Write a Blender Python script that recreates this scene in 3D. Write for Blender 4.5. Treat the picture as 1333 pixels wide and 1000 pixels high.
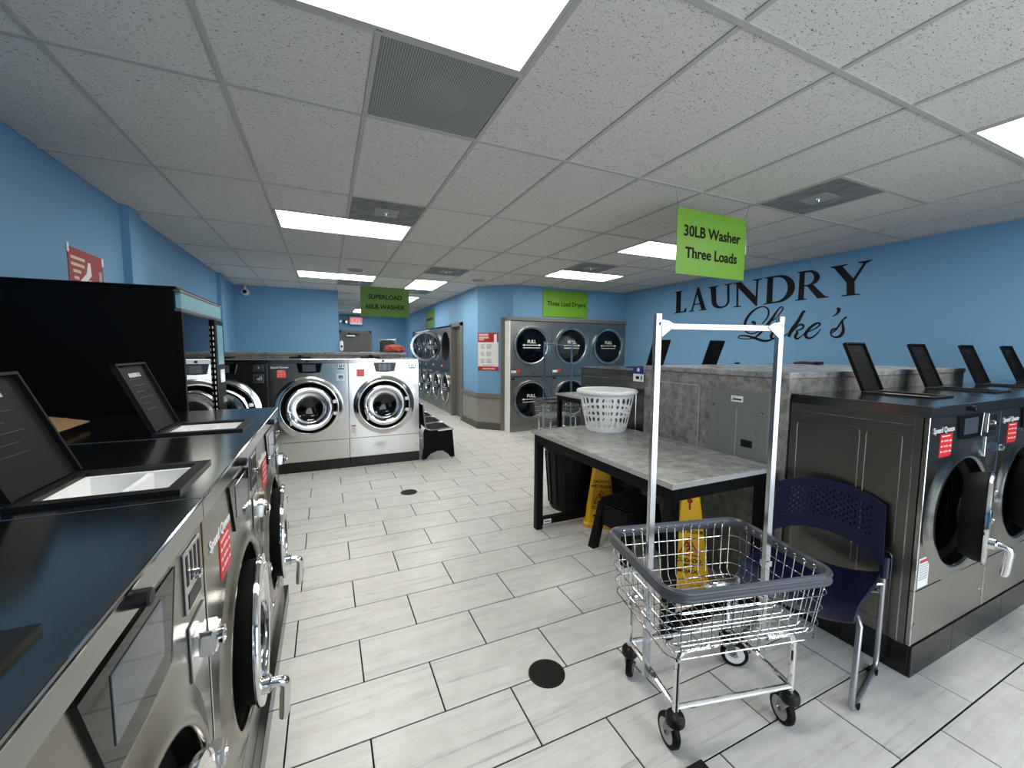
import bpy, bmesh, math, random
from mathutils import Vector, Matrix, noise
random.seed(7)
for o in list(bpy.data.objects): bpy.data.objects.remove(o)
SC = bpy.context.scene
COL = SC.collection
PI = math.pi

# ------------------------------------------------------------------ camera
FPX = 531.015
YAW, PIT, ROL = math.radians(24.52693), math.radians(-4.77355), math.radians(.316213)
HC, H = 1.54418, 2.74913
_F = Vector((math.sin(YAW)*math.cos(PIT), math.cos(YAW)*math.cos(PIT), math.sin(PIT)))
_r = Vector((math.cos(YAW), -math.sin(YAW), 0)); _u = _r.cross(_F)
_R = _r*math.cos(ROL) + _u*math.sin(ROL); _U = -_r*math.sin(ROL) + _u*math.cos(ROL)
CAMPOS = Vector((0, 0, HC))
cam = bpy.data.cameras.new('camera'); cam.sensor_width = 36; cam.lens = FPX/1333*36; cam.clip_start = .02
camo = bpy.data.objects.new('camera', cam); COL.objects.link(camo)
camo.matrix_world = Matrix(((_R.x, _U.x, -_F.x, 0), (_R.y, _U.y, -_F.y, 0), (_R.z, _U.z, -_F.z, HC), (0, 0, 0, 1)))
SC.camera = camo

# ------------------------------------------------------------------ world, light levels, exposure
W = bpy.data.worlds.new('world'); SC.world = W; W.use_nodes = True
W.node_tree.nodes['Background'].inputs[0].default_value = (.62, .78, 1, 1)
W.node_tree.nodes['Background'].inputs[1].default_value = 1.2
TROFFER = 17.0          # radiance of the ceiling light diffusers
DAYLIGHT = 85.0        # watts through the shop front behind the camera
SC.view_settings.view_transform = 'Standard'; SC.view_settings.look = 'None'
SC.view_settings.gamma = 1; SC.view_settings.use_curve_mapping = False
SC.view_settings.exposure = 0.0
SC.cycles.use_denoising = True
SC.cycles.max_bounces = 8; SC.cycles.diffuse_bounces = 4; SC.cycles.glossy_bounces = 4; SC.cycles.transparent_max_bounces = 8
SC.cycles.sample_clamp_indirect = 6
SC.cycles.caustics_reflective = False; SC.cycles.caustics_refractive = False
def day(name, x0, x1, z0, z1, y, watts):
    a = bpy.data.lights.new(name, 'AREA'); a.shape = 'RECTANGLE'; a.size = x1-x0; a.size_y = z1-z0
    a.energy = watts; a.color = (.86, .94, 1)
    o = bpy.data.objects.new(name, a); COL.objects.link(o); o.location = ((x0+x1)/2, y, (z0+z1)/2); o.rotation_euler = (PI/2, 0, 0)
SHOPY = -1.75
day('daylight_shop_front', .75, 3.7, .12, 2.45, SHOPY-.12, DAYLIGHT)

# ------------------------------------------------------------------ pixel helpers
def ray(x, y): return _F + _R*((x-666.5)/FPX) - _U*((y-500)/FPX)
def onX(x, y, X): d = ray(x, y); return CAMPOS + d*(X/d.x)
def onY(x, y, Y): d = ray(x, y); return CAMPOS + d*(Y/d.y)
def onZ(x, y, Z=0): d = ray(x, y); return CAMPOS + d*((Z-HC)/d.z)
def pix(p):
    p = Vector(p)-CAMPOS; d = p.dot(_F)
    if d < .05: return None
    return (666.5+FPX*p.dot(_R)/d, 500-FPX*p.dot(_U)/d)

# ------------------------------------------------------------------ materials
MATS = {}
def lin(c):
    def f(v): v /= 255; return v/12.92 if v <= .04045 else ((v+.055)/1.055)**2.4
    return (f(c[0]), f(c[1]), f(c[2]), 1)
def mat(name, col, rough=.5, metal=0, emit=0, spec=.5, coat=0):
    m = bpy.data.materials.new(name); m.use_nodes = True; b = m.node_tree.nodes['Principled BSDF']
    b.inputs['Base Color'].default_value = lin(col); b.inputs['Roughness'].default_value = rough; b.inputs['Metallic'].default_value = metal
    b.inputs['Specular IOR Level'].default_value = spec; b.inputs['Coat Weight'].default_value = coat
    if emit: b.inputs['Emission Color'].default_value = lin(col); b.inputs['Emission Strength'].default_value = emit
    MATS[name] = m; return m
def N(m, t, **kw):
    n = m.node_tree.nodes.new(t)
    for k, v in kw.items():
        if k in n.inputs.keys() if isinstance(k, str) else False: n.inputs[k].default_value = v
        else: setattr(n, k, v)
    return n
def L(m, a, b): m.node_tree.links.new(a, b)
def B(m): return m.node_tree.nodes['Principled BSDF']
def ramp(m, fac, stops):
    n = m.node_tree.nodes.new('ShaderNodeValToRGB'); e = n.color_ramp.elements
    while len(e) < len(stops): e.new(.5)
    for i, (p, c) in enumerate(stops): e[i].position = p; e[i].color = lin(c)
    L(m, fac, n.inputs[0]); return n.outputs[0]
def coords(m, scale=(1, 1, 1), kind='Object', rnd=False):
    t = N(m, 'ShaderNodeTexCoord'); mp = N(m, 'ShaderNodeMapping'); mp.inputs['Scale'].default_value = scale
    if kind == 'World':
        g = N(m, 'ShaderNodeNewGeometry'); src = g.outputs['Position']
    else: src = t.outputs[kind]
    if rnd:
        oi = N(m, 'ShaderNodeObjectInfo'); ad = N(m, 'ShaderNodeVectorMath', operation='ADD'); ml = N(m, 'ShaderNodeMath', operation='MULTIPLY'); ml.inputs[1].default_value = 37.0
        L(m, oi.outputs['Random'], ml.inputs[0]); L(m, src, ad.inputs[0]); L(m, ml.outputs[0], ad.inputs[1]); src = ad.outputs[0]
    L(m, src, mp.inputs['Vector']); return mp.outputs[0]
def noisetex(m, vec, scale, detail=4, rough=.55, dist=0):
    n = N(m, 'ShaderNodeTexNoise'); n.inputs['Scale'].default_value = scale; n.inputs['Detail'].default_value = detail
    n.inputs['Roughness'].default_value = rough; n.inputs['Distortion'].default_value = dist; L(m, vec, n.inputs['Vector']); return n.outputs['Fac']
def bump(m, fac, strength, dist=.01):
    b = N(m, 'ShaderNodeBump'); b.inputs['Strength'].default_value = strength; b.inputs['Distance'].default_value = dist
    L(m, fac, b.inputs['Height']); L(m, b.outputs[0], B(m).inputs['Normal'])

# floor tile: pale stone with soft streaks along the length
m = mat('floor_tile', (214, 213, 208), .34)
v = coords(m, (1.0, 17, 1), 'World', True); f1 = noisetex(m, v, 1.7, 8, .66, .8)
c1 = ramp(m, f1, [(.26, (172, 170, 167)), (.41, (216, 214, 210)), (.60, (226, 225, 220)), (.85, (218, 217, 213))])
v2 = coords(m, (1, 1, 1), 'World', True); f2 = noisetex(m, v2, 9, 5, .65)
c2 = ramp(m, f2, [(.3, (226, 225, 222)), (.7, (255, 255, 255))])
mx = N(m, 'ShaderNodeMix', data_type='RGBA', blend_type='MULTIPLY'); mx.inputs[0].default_value = .6
L(m, c1, mx.inputs[6]); L(m, c2, mx.inputs[7]); L(m, mx.outputs[2], B(m).inputs['Base Color'])
bump(m, f1, .05, .004)
mat('grout', (16, 16, 15), .95)
# ceiling tile: mineral fibre with fissures
m = mat('ceiling_tile', (218, 214, 208), .95, spec=.1)
v = coords(m, (1, 1.9, 1), 'World', True); f1 = noisetex(m, v, 78, 2.5, .5, 1.4)
c1 = ramp(m, f1, [(.33, (104, 102, 98)), (.39, (220, 216, 210))])
L(m, c1, B(m).inputs['Base Color']); bump(m, f1, .35, .006)
mat('tee_white', (182, 180, 175), .55)
mat('ceiling_deck', (120, 118, 115), .9)
# walls
m = mat('wall_blue', (114, 159, 194), .62, spec=.3)
v = coords(m, (1, 1, 1), 'World'); f1 = noisetex(m, v, 160, 3); bump(m, f1, .08, .002)
mat('wainscot', (137, 134, 126), .5); mat('trim_grey', (112, 109, 102), .5); mat('baseboard', (74, 72, 69), .5); mat('door_grey', (96, 94, 88), .45)
# stainless
def steel(name, col, r0, r1, sc=(3, 3, 60), bmp=.03):
    m = mat(name, col, .3, 1); v = coords(m, sc, 'Object', True); f = noisetex(m, v, 6, 4, .6)
    mr = N(m, 'ShaderNodeMapRange'); mr.inputs[3].default_value = r0; mr.inputs[4].default_value = r1
    L(m, f, mr.inputs[0]); L(m, mr.outputs[0], B(m).inputs['Roughness']); bump(m, f, bmp, .002); return m
steel('steel_front', (166, 164, 158), .16, .27, bmp=.012)
steel('steel_front_dim', (138, 135, 126), .18, .28, bmp=.01)  # darker copy of steel_front, the left row's dim reflections put into its colour
steel('steel_front_bright', (216, 215, 211), .10, .18, bmp=.012)  # lighter, smoother copy of steel_front, bright reflections put into its colour
steel('steel_side', (124, 122, 116), .24, .40, (3, 3, 60))
steel('steel_top', (158, 158, 156), .13, .20, (40, 3, 3), 0)
steel('dryer_steel', (156, 156, 153), .28, .4)
mat('chrome', (226, 226, 226), .06, 1); mat('chrome_dull', (190, 191, 192), .22, 1); mat('alu', (176, 177, 179), .2, 1)
mat('black_plastic', (11, 11, 12), .42, spec=.35); mat('black_gloss', (7, 7, 8), .05, spec=.25); mat('rubber', (6, 6, 6), .6, spec=.2)
mat('screen', (70, 76, 86), .05); mat('red_sticker', (214, 44, 46), .45); mat('white_print', (236, 236, 232), .5); mat('grey_print', (150, 150, 148), .6)
mat('white_plastic', (235, 236, 236), .35); mat('drum_steel', (70, 70, 70), .3, 1); mat('black_void', (6, 6, 6), .8)
mat('plinth_black', (8, 8, 9), .2)
m = mat('lid_plastic', (13, 14, 15), .6, spec=.15); v = coords(m); f = noisetex(m, v, 260, 2); bump(m, f, .12, .001)
# thin tinted glass
m = bpy.data.materials.new('door_glass'); m.use_nodes = True; MATS['door_glass'] = m; nt = m.node_tree; nt.nodes.remove(nt.nodes['Principled BSDF'])
def thin(m, tint, ior=1.5):
    nt = m.node_tree; out = nt.nodes['Material Output']; tr = N(m, 'ShaderNodeBsdfTransparent'); tr.inputs[0].default_value = tint
    gl = N(m, 'ShaderNodeBsdfGlossy'); gl.inputs['Roughness'].default_value = .02; gl.inputs[0].default_value = (1, 1, 1, 1)
    fr = N(m, 'ShaderNodeFresnel'); fr.inputs[0].default_value = ior; mi = N(m, 'ShaderNodeMixShader')
    L(m, fr.outputs[0], mi.inputs[0]); L(m, tr.outputs[0], mi.inputs[1]); L(m, gl.outputs[0], mi.inputs[2]); L(m, mi.outputs[0], out.inputs[0])
thin(m, (.10, .10, .105, 1))
m = bpy.data.materials.new('dryer_glass'); m.use_nodes = True; MATS['dryer_glass'] = m; m.node_tree.nodes.remove(m.node_tree.nodes['Principled BSDF']); thin(m, (.42, .42, .43, 1))
m = bpy.data.materials.new('vending_glass'); m.use_nodes = True; MATS['vending_glass'] = m; m.node_tree.nodes.remove(m.node_tree.nodes['Principled BSDF']); thin(m, (.05, .05, .055, 1), 1.9)
# laminate concrete look
def laminate(name, a, b, rough=.42, sc=6):
    m = mat(name, a, rough); v = coords(m, (1, 1, 1), 'World'); f = noisetex(m, v, sc, 9, .68, .4); f2 = noisetex(m, v, sc*7, 5, .7)
    ad = N(m, 'ShaderNodeMath', operation='ADD'); mu = N(m, 'ShaderNodeMath', operation='MULTIPLY'); mu.inputs[1].default_value = .5
    L(m, f2, mu.inputs[0]); L(m, f, ad.inputs[0]); L(m, mu.outputs[0], ad.inputs[1])
    L(m, ramp(m, ad.outputs[0], [(.55, a), (.92, b)]), B(m).inputs['Base Color']); return m
laminate('laminate_dark', (86, 85, 83), (156, 154, 150), .45, 16); laminate('laminate_top', (108, 108, 106), (172, 171, 168), .25, 10)
mat('table_edge', (168, 168, 167), .35); mat('black_metal', (4, 4, 4), .5, spec=.15); mat('panel_grey', (112, 116, 113), .5); mat('panel_line', (86, 90, 87), .5)
mat('blue_sign', (28, 44, 132), .35); mat('sign_green', (112, 164, 40), .42); mat('sign_green_dark', (88, 130, 36), .5); mat('ink', (6, 6, 6), .6, spec=.2)
mat('chair_navy', (14, 18, 50), .36); mat('chair_tube', (172, 174, 178), .3, .9); mat('bumper_grey', (70, 74, 82), .36)
mat('wet_yellow', (240, 184, 22), .42); mat('dark_red', (150, 22, 26), .5); mat('bin_green', (9, 17, 15), .5, spec=.25); mat('stool_black', (6, 6, 6), .55, spec=.2)
mat('poster_white', (232, 231, 227), .4); mat('poster_red', (182, 34, 36), .4); mat('cardboard', (150, 116, 78), .8)
mat('cloth_coral', (216, 108, 92), .9); mat('cloth_blue', (46, 62, 92), .9); mat('cloth_cream', (205, 200, 186), .9); mat('cloth_dark', (36, 38, 44), .9)
mat('vend_black', (3, 3, 3), .5, spec=.12); mat('vend_teal', (112, 164, 178), .3); mat('vend_trim', (120, 118, 115), .3, .8)
m = mat('diffuser', (255, 252, 244), .4, emit=TROFFER)
m = mat('exit_white', (232, 230, 224), .4); mat('exit_red', (226, 40, 36), .4, emit=1.2)
m = mat('vent_panel', (128, 130, 130), .7); v = coords(m); f = noisetex(m, v, 9, 4); L(m, ramp(m, f, [(.3, (104, 106, 106)), (.7, (140, 142, 142))]), B(m).inputs['Base Color'])
m = mat('vent_plate', (160, 162, 160), .5)
m = mat('vent_perforated', (150, 150, 148), .6)
v = coords(m, (1, 1, 1)); vo = N(m, 'ShaderNodeTexVoronoi'); vo.inputs['Scale'].default_value = 95; vo.inputs['Randomness'].default_value = 0; L(m, v, vo.inputs['Vector'])
L(m, ramp(m, vo.outputs['Distance'], [(.24, (54, 55, 56)), (.38, (158, 159, 158))]), B(m).inputs['Base Color'])
mat('speaker_grey', (150, 149, 145), .7); mat('cam_white', (228, 228, 228), .35); mat('drain_metal', (52, 50, 46), .5, .6)
m = mat('mat_black', (20, 19, 18), .95); v = coords(m); f = noisetex(m, v, 300, 2); bump(m, f, .6, .004)
mat('shop_frame', (60, 62, 66), .4, .6); mat('asphalt', (110, 110, 112), .9); mat('bucket_pink', (222, 196, 184), .5)
mat('label_tag', (226, 226, 226), .4); mat('dark_pane', (34, 52, 70), .3)  # the second colours the added pane that darkens reflections

# ------------------------------------------------------------------ mesh helpers
def nb(): return bmesh.new()
def box(bm, x0, y0, z0, x1, y1, z1, bev=0, seg=1):
    g = bmesh.ops.create_cube(bm, size=1)['verts']
    for v in g: v.co = Vector(((x0+x1)/2+v.co.x*(x1-x0), (y0+y1)/2+v.co.y*(y1-y0), (z0+z1)/2+v.co.z*(z1-z0)))
    if bev:
        es = list({e for v in g for e in v.link_edges})
        bmesh.ops.bevel(bm, geom=es, offset=bev, segments=seg, affect='EDGES', clamp_overlap=True)
    return bm
def tube(bm, pts, r, n=8, closed=False, square=False, ry=None):
    pts = [Vector(p) for p in pts]; k = len(pts); rings = []
    up = Vector((0, 0, 1)); prev = None
    for i, p in enumerate(pts):
        if closed: t = (pts[(i+1) % k]-pts[i-1]).normalized()
        else: t = (pts[min(i+1, k-1)]-pts[max(i-1, 0)]).normalized()
        if prev is None:
            a = up if abs(t.z) < .9 else Vector((1, 0, 0)); s = t.cross(a).normalized()
        else:
            s = (prev - t*prev.dot(t)).normalized()
        prev = s; q = t.cross(s); rr = r[i] if isinstance(r, (list, tuple)) else r; r2 = rr if ry is None else ry
        o = PI/4 if square else 0
        rings.append([bm.verts.new(p + s*(math.cos(o+2*PI*j/n)*rr) + q*(math.sin(o+2*PI*j/n)*r2)) for j in range(n)])
    m = k if closed else k-1
    for i in range(m):
        a, b = rings[i], rings[(i+1) % k]
        for j in range(n): bm.faces.new((a[j], a[(j+1) % n], b[(j+1) % n], b[j]))
    if not closed: bm.faces.new(rings[0][::-1]); bm.faces.new(rings[-1])
    return bm
def sqtube(bm, a, b, w, d=None):
    return tube(bm, [a, b], w*.7071, 4, square=True, ry=(d or w)*.7071)
def lathe(bm, prof, n=32, axis='Z', c=(0, 0, 0), cap=False, arc=None):
    rings = []
    for (r, h) in prof:
        ring = []
        for j in range(n):
            a = 2*PI*j/n; x, y = r*math.cos(a), r*math.sin(a)
            if axis == 'Z': p = (c[0]+x, c[1]+y, c[2]+h)
            elif axis == 'Y': p = (c[0]+x, c[1]+h, c[2]+y)
            else: p = (c[0]+h, c[1]+x, c[2]+y)
            ring.append(bm.verts.new(p))
        rings.append(ring)
    for i in range(len(rings)-1):
        for j in range(n): bm.faces.new((rings[i][j], rings[i][(j+1) % n], rings[i+1][(j+1) % n], rings[i+1][j]))
    if cap: bm.faces.new(rings[0][::-1]); bm.faces.new(rings[-1])
    return bm
def cyl(bm, a, b, r, n=16): return tube(bm, [a, b], r, n)
def prism(bm, poly, d0, d1, mapf):
    a = [bm.verts.new(mapf(u, v, d0)) for u, v in poly]; b = [bm.verts.new(mapf(u, v, d1)) for u, v in poly]
    k = len(poly); bm.faces.new(a[::-1]); bm.faces.new(b)
    for i in range(k): bm.faces.new((a[i], a[(i+1) % k], b[(i+1) % k], b[i]))
    return bm
XZ = lambda u, v, d: (u, d, v)
YZ = lambda u, v, d: (d, u, v)
XY = lambda u, v, d: (u, v, d)
def plate_hole(bm, x0, x1, z0, z1, cx, cz, R, y0, y1, n=48):
    # rectangular plate in XZ, thickness y0..y1, round hole
    per = []
    for j in range(n):
        a = 2*PI*j/n; dx, dz = math.cos(a), math.sin(a); t = 1e9
        if dx > 1e-6: t = min(t, (x1-cx)/dx)
        if dx < -1e-6: t = min(t, (x0-cx)/dx)
        if dz > 1e-6: t = min(t, (z1-cz)/dz)
        if dz < -1e-6: t = min(t, (z0-cz)/dz)
        per.append([cx+dx*t, cz+dz*t])
    for cxx, czz in ((x0, z0), (x0, z1), (x1, z0), (x1, z1)):   # snap nearest to corners
        i = min(range(n), key=lambda i: (per[i][0]-cxx)**2+(per[i][1]-czz)**2); per[i] = [cxx, czz]
    rows = []
    for y in (y0, y1):
        rows.append([bm.verts.new((p[0], y, p[1])) for p in per])
        rows.append([bm.verts.new((cx+R*math.cos(2*PI*j/n), y, cz+R*math.sin(2*PI*j/n))) for j in range(n)])
    o0, i0, o1, i1 = rows
    for a, b in ((o0, i0), (i0, i1), (i1, o1), (o1, o0)):
        for j in range(n): bm.faces.new((a[j], a[(j+1) % n], b[(j+1) % n], b[j]))
    return bm
def plate_rect_hole(bm, X, Y, hx, hy, z0, z1):
    for a, b, c, d in ((X[0], Y[0], X[1], hy[0]), (X[0], hy[1], X[1], Y[1]), (X[0], hy[0], hx[0], hy[1]), (hx[1], hy[0], X[1], hy[1])):
        box(bm, a, b, z0, c, d, z1)
    bmesh.ops.remove_doubles(bm, verts=bm.verts, dist=1e-5)
    return bm
def panel_grid(bm, fn, us, vs, holes, thick, wrap=False, shrink=(.3, .3), oval=False):
    # surface fn(u,v)->Vector; cells in `holes` get an opening; solidified
    nu, nv = len(us), len(vs); V = [[bm.verts.new(fn(u, v)) for v in vs] for u in (us[:-1] if wrap else us)]
    mu = len(V)
    for i in range(nu-1):
        for j in range(nv-1):
            a, b, c, d = V[i][j], V[(i+1) % mu][j], V[(i+1) % mu][j+1], V[i][j+1]
            if (i, j) in holes:
                u0, u1, v0, v1 = us[i], us[i+1], vs[j], vs[j+1]; su, sv = (u1-u0)*shrink[0], (v1-v0)*shrink[1]
                x0, x1, y0, y1 = u0+su, u1-su, v0+sv, v1-sv; ku, kv = (x1-x0)*.3, (y1-y0)*.2
                q = [bm.verts.new(fn(*p)) for p in ((x0, y0+kv), (x0+ku, y0), (x1-ku, y0), (x1, y0+kv), (x1, y1-kv), (x1-ku, y1), (x0+ku, y1), (x0, y1-kv))]
                o = [a, b, c, d]
                for k in range(4):
                    bm.faces.new((o[k], q[2*k+1], q[2*k])); bm.faces.new((o[k], o[(k+1) % 4], q[(2*k+2) % 8], q[2*k+1]))
            else: bm.faces.new((a, b, c, d))
    bmesh.ops.recalc_face_normals(bm, faces=bm.faces)
    bmesh.ops.solidify(bm, geom=list(bm.faces), thickness=thick)
    return bm
def mesh_of(bm, name, smooth=35):
    bmesh.ops.recalc_face_normals(bm, faces=bm.faces)
    me = bpy.data.meshes.new(name); bm.to_mesh(me); bm.free()
    if smooth:
        me.shade_smooth()
        try: me.set_sharp_from_angle(angle=math.radians(smooth))
        except Exception: pass
    return me
def obj(name, bm, m, parent=None, loc=None, rot=None, label=None, smooth=35):
    me = bm if isinstance(bm, bpy.types.Mesh) else mesh_of(bm, name, smooth)
    if m is not None and not me.materials: me.materials.append(MATS[m])
    o = bpy.data.objects.new(name, me); COL.objects.link(o)
    if parent: o.parent = parent
    if loc: o.location = loc
    if rot: o.rotation_euler = rot
    if label: o['label'] = label
    return o
def tag(o, label, cat, group=None):
    o['label'] = label; o['category'] = cat
    if group: o['group'] = group
    return o
def thing(name, label, cat, loc=(0, 0, 0), rz=0, group=None):
    o = bpy.data.objects.new(name, None); COL.objects.link(o); o.location = loc; o.rotation_euler = (0, 0, rz); o.empty_display_size = .1
    return tag(o, label, cat, group)
def struct(name, bm, m, smooth=0):
    o = obj(name, bm, m, smooth=smooth); o['kind'] = 'structure'; return o
def copy_tree(o, label=None, loc=None, rz=None, parent=None):
    c = o.copy(); COL.objects.link(c); c.parent = parent
    if label: c['label'] = label
    if loc is not None: c.location = loc
    if rz is not None: c.rotation_euler = (0, 0, rz)
    for ch in list(o.children): copy_tree(ch, parent=c)
    return c
_TXT = {}
def text_me(s, size, depth=.0008, bold=0, sx=1):
    cu = bpy.data.curves.new('t', 'FONT'); cu.body = s; cu.size = size; cu.extrude = depth; cu.align_x = 'CENTER'; cu.align_y = 'CENTER'; cu.offset = bold; cu.resolution_u = 3
    to = bpy.data.objects.new('t', cu); COL.objects.link(to)
    bpy.context.view_layer.update()
    me = bpy.data.meshes.new_from_object(to.evaluated_get(bpy.context.evaluated_depsgraph_get()))
    bpy.data.objects.remove(to); bpy.data.curves.remove(cu)
    if sx != 1: me.transform(Matrix.Diagonal((sx, 1, 1, 1)))
    return me
def text(s, size, m, parent, loc, rot=(PI/2, 0, 0), name='lettering', bold=0, sx=1, depth=.0008):
    k = (s, size, bold, sx, m, depth)
    if k not in _TXT: _TXT[k] = text_me(s, size, depth, bold, sx)
    return obj(name, _TXT[k], m, parent, loc, rot)

# ------------------------------------------------------------------ room layout constants
WL, WR = -1.55, 5.77              # left and right walls
XI = lambda i: .82933+.6096*i     # ceiling grid columns
YJ = lambda j: 2.33214+1.2192*j   # ceiling grid rows
DRY, K1, K2 = 6.9, (2.685, 7.50), (3.19, 6.97)
CORX, FARY, ALCY, ALCX = 2.685, 15.6, 9.35, .27

# ------------------------------------------------------------------ floor with single tiles
bm = nb(); box(bm, WL-.1, SHOPY-.1, -.10, WR+.1, FARY+.1, -.004)
floor = struct('floor', bm, 'grout')
T = .3048; g = .0036
def tile_mesh(w, d, name='floor_tile'):
    b = nb(); box(b, -w/2+g, -d/2+g, -.010, w/2-g, d/2-g, 0, .0012, 1); me = mesh_of(b, name, 0); me.materials.append(MATS['floor_tile']); return me
def blocked(x0, y0, x1, y1):
    for a, b, c, d in ((WL, -2, -.31, 2.78), (WL, 2.9, -.78, 4.05), (WL, 5.68, 1.13, 7.2), (2.5, .93, WR, 3.6), (3.14, DRY+.05, WR, FARY), (CORX+.02, 7.5, WR, FARY), (WL, ALCY+.05, ALCX, FARY)):
        if x0 > a-.001 and x1 < c+.001 and y0 > b-.001 and y1 < d+.001: return True
    return x0+y0 > K1[0]+K1[1]+.1 and x0 > CORX-.05
cand = []
for v in range(-12, 47):
    y0 = 1.59385+T*v; y1 = y0+T
    for k in range(-6, 12):
        x0 = .42301+T*(2*k+(v % 2)); x1 = x0+2*T
        a0, a1, b0, b1 = max(x0, WL), min(x1, WR), max(y0, SHOPY), min(y1, FARY)
        if a1-a0 < .03 or b1-b0 < .03 or blocked(a0, b0, a1, b1): continue
        ps = [pix((x, y, 0)) for x, y in ((a0, b0), (a1, b0), (a1, b1), (a0, b1))]
        ar = 0
        if all(ps):
            ar = abs(sum(ps[i][0]*ps[(i+1) % 4][1]-ps[(i+1) % 4][0]*ps[i][1] for i in range(4)))/2
            if max(p[0] for p in ps) < 0 or min(p[0] for p in ps) > 1333 or min(p[1] for p in ps) > 1000: ar = 0
            if b0 > 8.4 and a0 < 1.4: ar *= .01
        cand.append((ar, a0, b0, a1, b1))
cand.sort(reverse=True); TM = {}
rest = nb()
for n_, (ar, a0, b0, a1, b1) in enumerate(cand):
    if n_ < 300:
        key = (round(a1-a0, 3), round(b1-b0, 3))
        if key not in TM: TM[key] = tile_mesh(*key)
        obj('floor_tile', TM[key], None, floor, ((a0+a1)/2, (b0+b1)/2, 0))
    else: box(rest, a0+g, b0+g, -.010, a1-g, b1-g, 0)
o = obj('floor_tile_field', rest, 'floor_tile', floor, smooth=0); o['kind'] = 'stuff'

# ------------------------------------------------------------------ ceiling: deck, tees, tiles
bm = nb(); box(bm, WL-.1, SHOPY-.1, H+.06, WR+.1, FARY+.1, H+.2); ceil = struct('ceiling', bm, 'ceiling_deck')
LIGHTS = [(-2, 0, -1, -.5), (-2, 0, 1.5, 2), (-2, 0, 4, 4.5), (4, 6, 2.5, 3), (4, 6, 1, 1.5), (4, 6, -1.5, -1)]
LIGHTS_Y = [(1, 2, 4, 5), (1, 2, 6, 7), (0, 1, 9, 10)]
VENTS = [(-1, 0, -.5, 0), (-1, 0, 1, 1.5), (4, 5, -.5, 0), (1, 2, 3, 3.5), (4, 5, 2, 2.5), (-1, 0, 4.5, 5), (1, 2, 5, 5.5)]
WIDE = [(4, 6, -1, -.5)]          # one tile laid crosswise
def inside(i, j, R): return R[0]-.01 <= i and i+.99 < R[1]+.001 and R[2]-.01 <= j and j+.49 < R[3]+.001
CT = {}
def ctile(w, d):
    key = (round(w, 3), round(d, 3))
    if key not in CT:
        b = nb(); box(b, -w/2+.004, -d/2+.004, 0, w/2-.004, d/2-.004, .016); CT[key] = mesh_of(b, 'ceiling_tile', 0); CT[key].materials.append(MATS['ceiling_tile'])
    return CT[key]
def add_ct(x0, x1, y0, y1):
    x0, x1, y0, y1 = max(x0, WL), min(x1, WR), max(y0, SHOPY), min(y1, FARY)
    if x1-x0 < .03 or y1-y0 < .03: return
    if y0 > 6.8 and x0 > CORX+.55: return
    if y0 > ALCY and x1 < ALCX+.05: return
    obj('ceiling_tile', ctile(x1-x0, y1-y0), None, ceil, ((x0+x1)/2, (y0+y1)/2, H+.004))
tee = {}
def add_tee(x0, y0, x1, y1, name):
    key = (round(x1-x0, 3), round(y1-y0, 3))
    if key not in tee:
        b = nb(); w = .012
        if key[0] > key[1]: box(b, 0, -w, 0, key[0], w, .012)
        else: box(b, -w, 0, 0, w, key[1], .012)
        tee[key] = mesh_of(b, name, 0); tee[key].materials.append(MATS['tee_white'])
    obj(name, tee[key], None, ceil, (x0, y0, H-.004 if name == 'main_tee' else H-.002))
for j in range(-4, 12):
    if SHOPY < YJ(j) < FARY:
        add_tee(WL if YJ(j) < ALCY else ALCX, YJ(j), WR if YJ(j) < 6.9 else CORX+.4, YJ(j), 'main_tee')
    for i in range(-4, 9):
        special = None
        for R in LIGHTS+LIGHTS_Y+VENTS+WIDE:
            for h in (0, .5):
                if inside(i, j+h, R): special = True
        if not special: add_ct(XI(i), XI(i+1), YJ(j), YJ(j+1))
        else:
            for h in (0, .5):
                if not any(inside(i, j+h, R) for R in LIGHTS+LIGHTS_Y+VENTS+WIDE): add_ct(XI(i), XI(i+1), YJ(j+h), YJ(j+h+.5))
            if not any(inside(i, j, R) and inside(i, j+.5, R) for R in LIGHTS_Y) and WL < XI(i) and XI(i+1) < WR: add_tee(XI(i)+.012, YJ(j+.5), XI(i+1)-.012, YJ(j+.5), 'cross_tee')
        # tee on the left edge of the cell, by half rows
        if WL < XI(i) < WR and not (YJ(j) > 6.8 and XI(i) > CORX+.4) and not (YJ(j) > ALCY-.3 and XI(i) < ALCX):
            full = [not any(R[0] < i < R[1] and R[2]-.01 <= j+h and j+h+.49 < R[3]+.001 for R in LIGHTS+WIDE) for h in (0, .5)]
            a, b_ = max(YJ(j), SHOPY), min(YJ(j+1), FARY)
            if all(full) and b_-a > .1: add_tee(XI(i), a, XI(i), b_, 'cross_tee')
            else:
                for h in (0, .5):
                    if full[int(h*2)] and YJ(j+h) > SHOPY and YJ(j+h+.5) < FARY: add_tee(XI(i), YJ(j+h), XI(i), YJ(j+h+.5), 'cross_tee')
for R in WIDE: add_ct(XI(R[0]), XI(R[1]), YJ(R[2]), YJ(R[3]))
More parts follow.
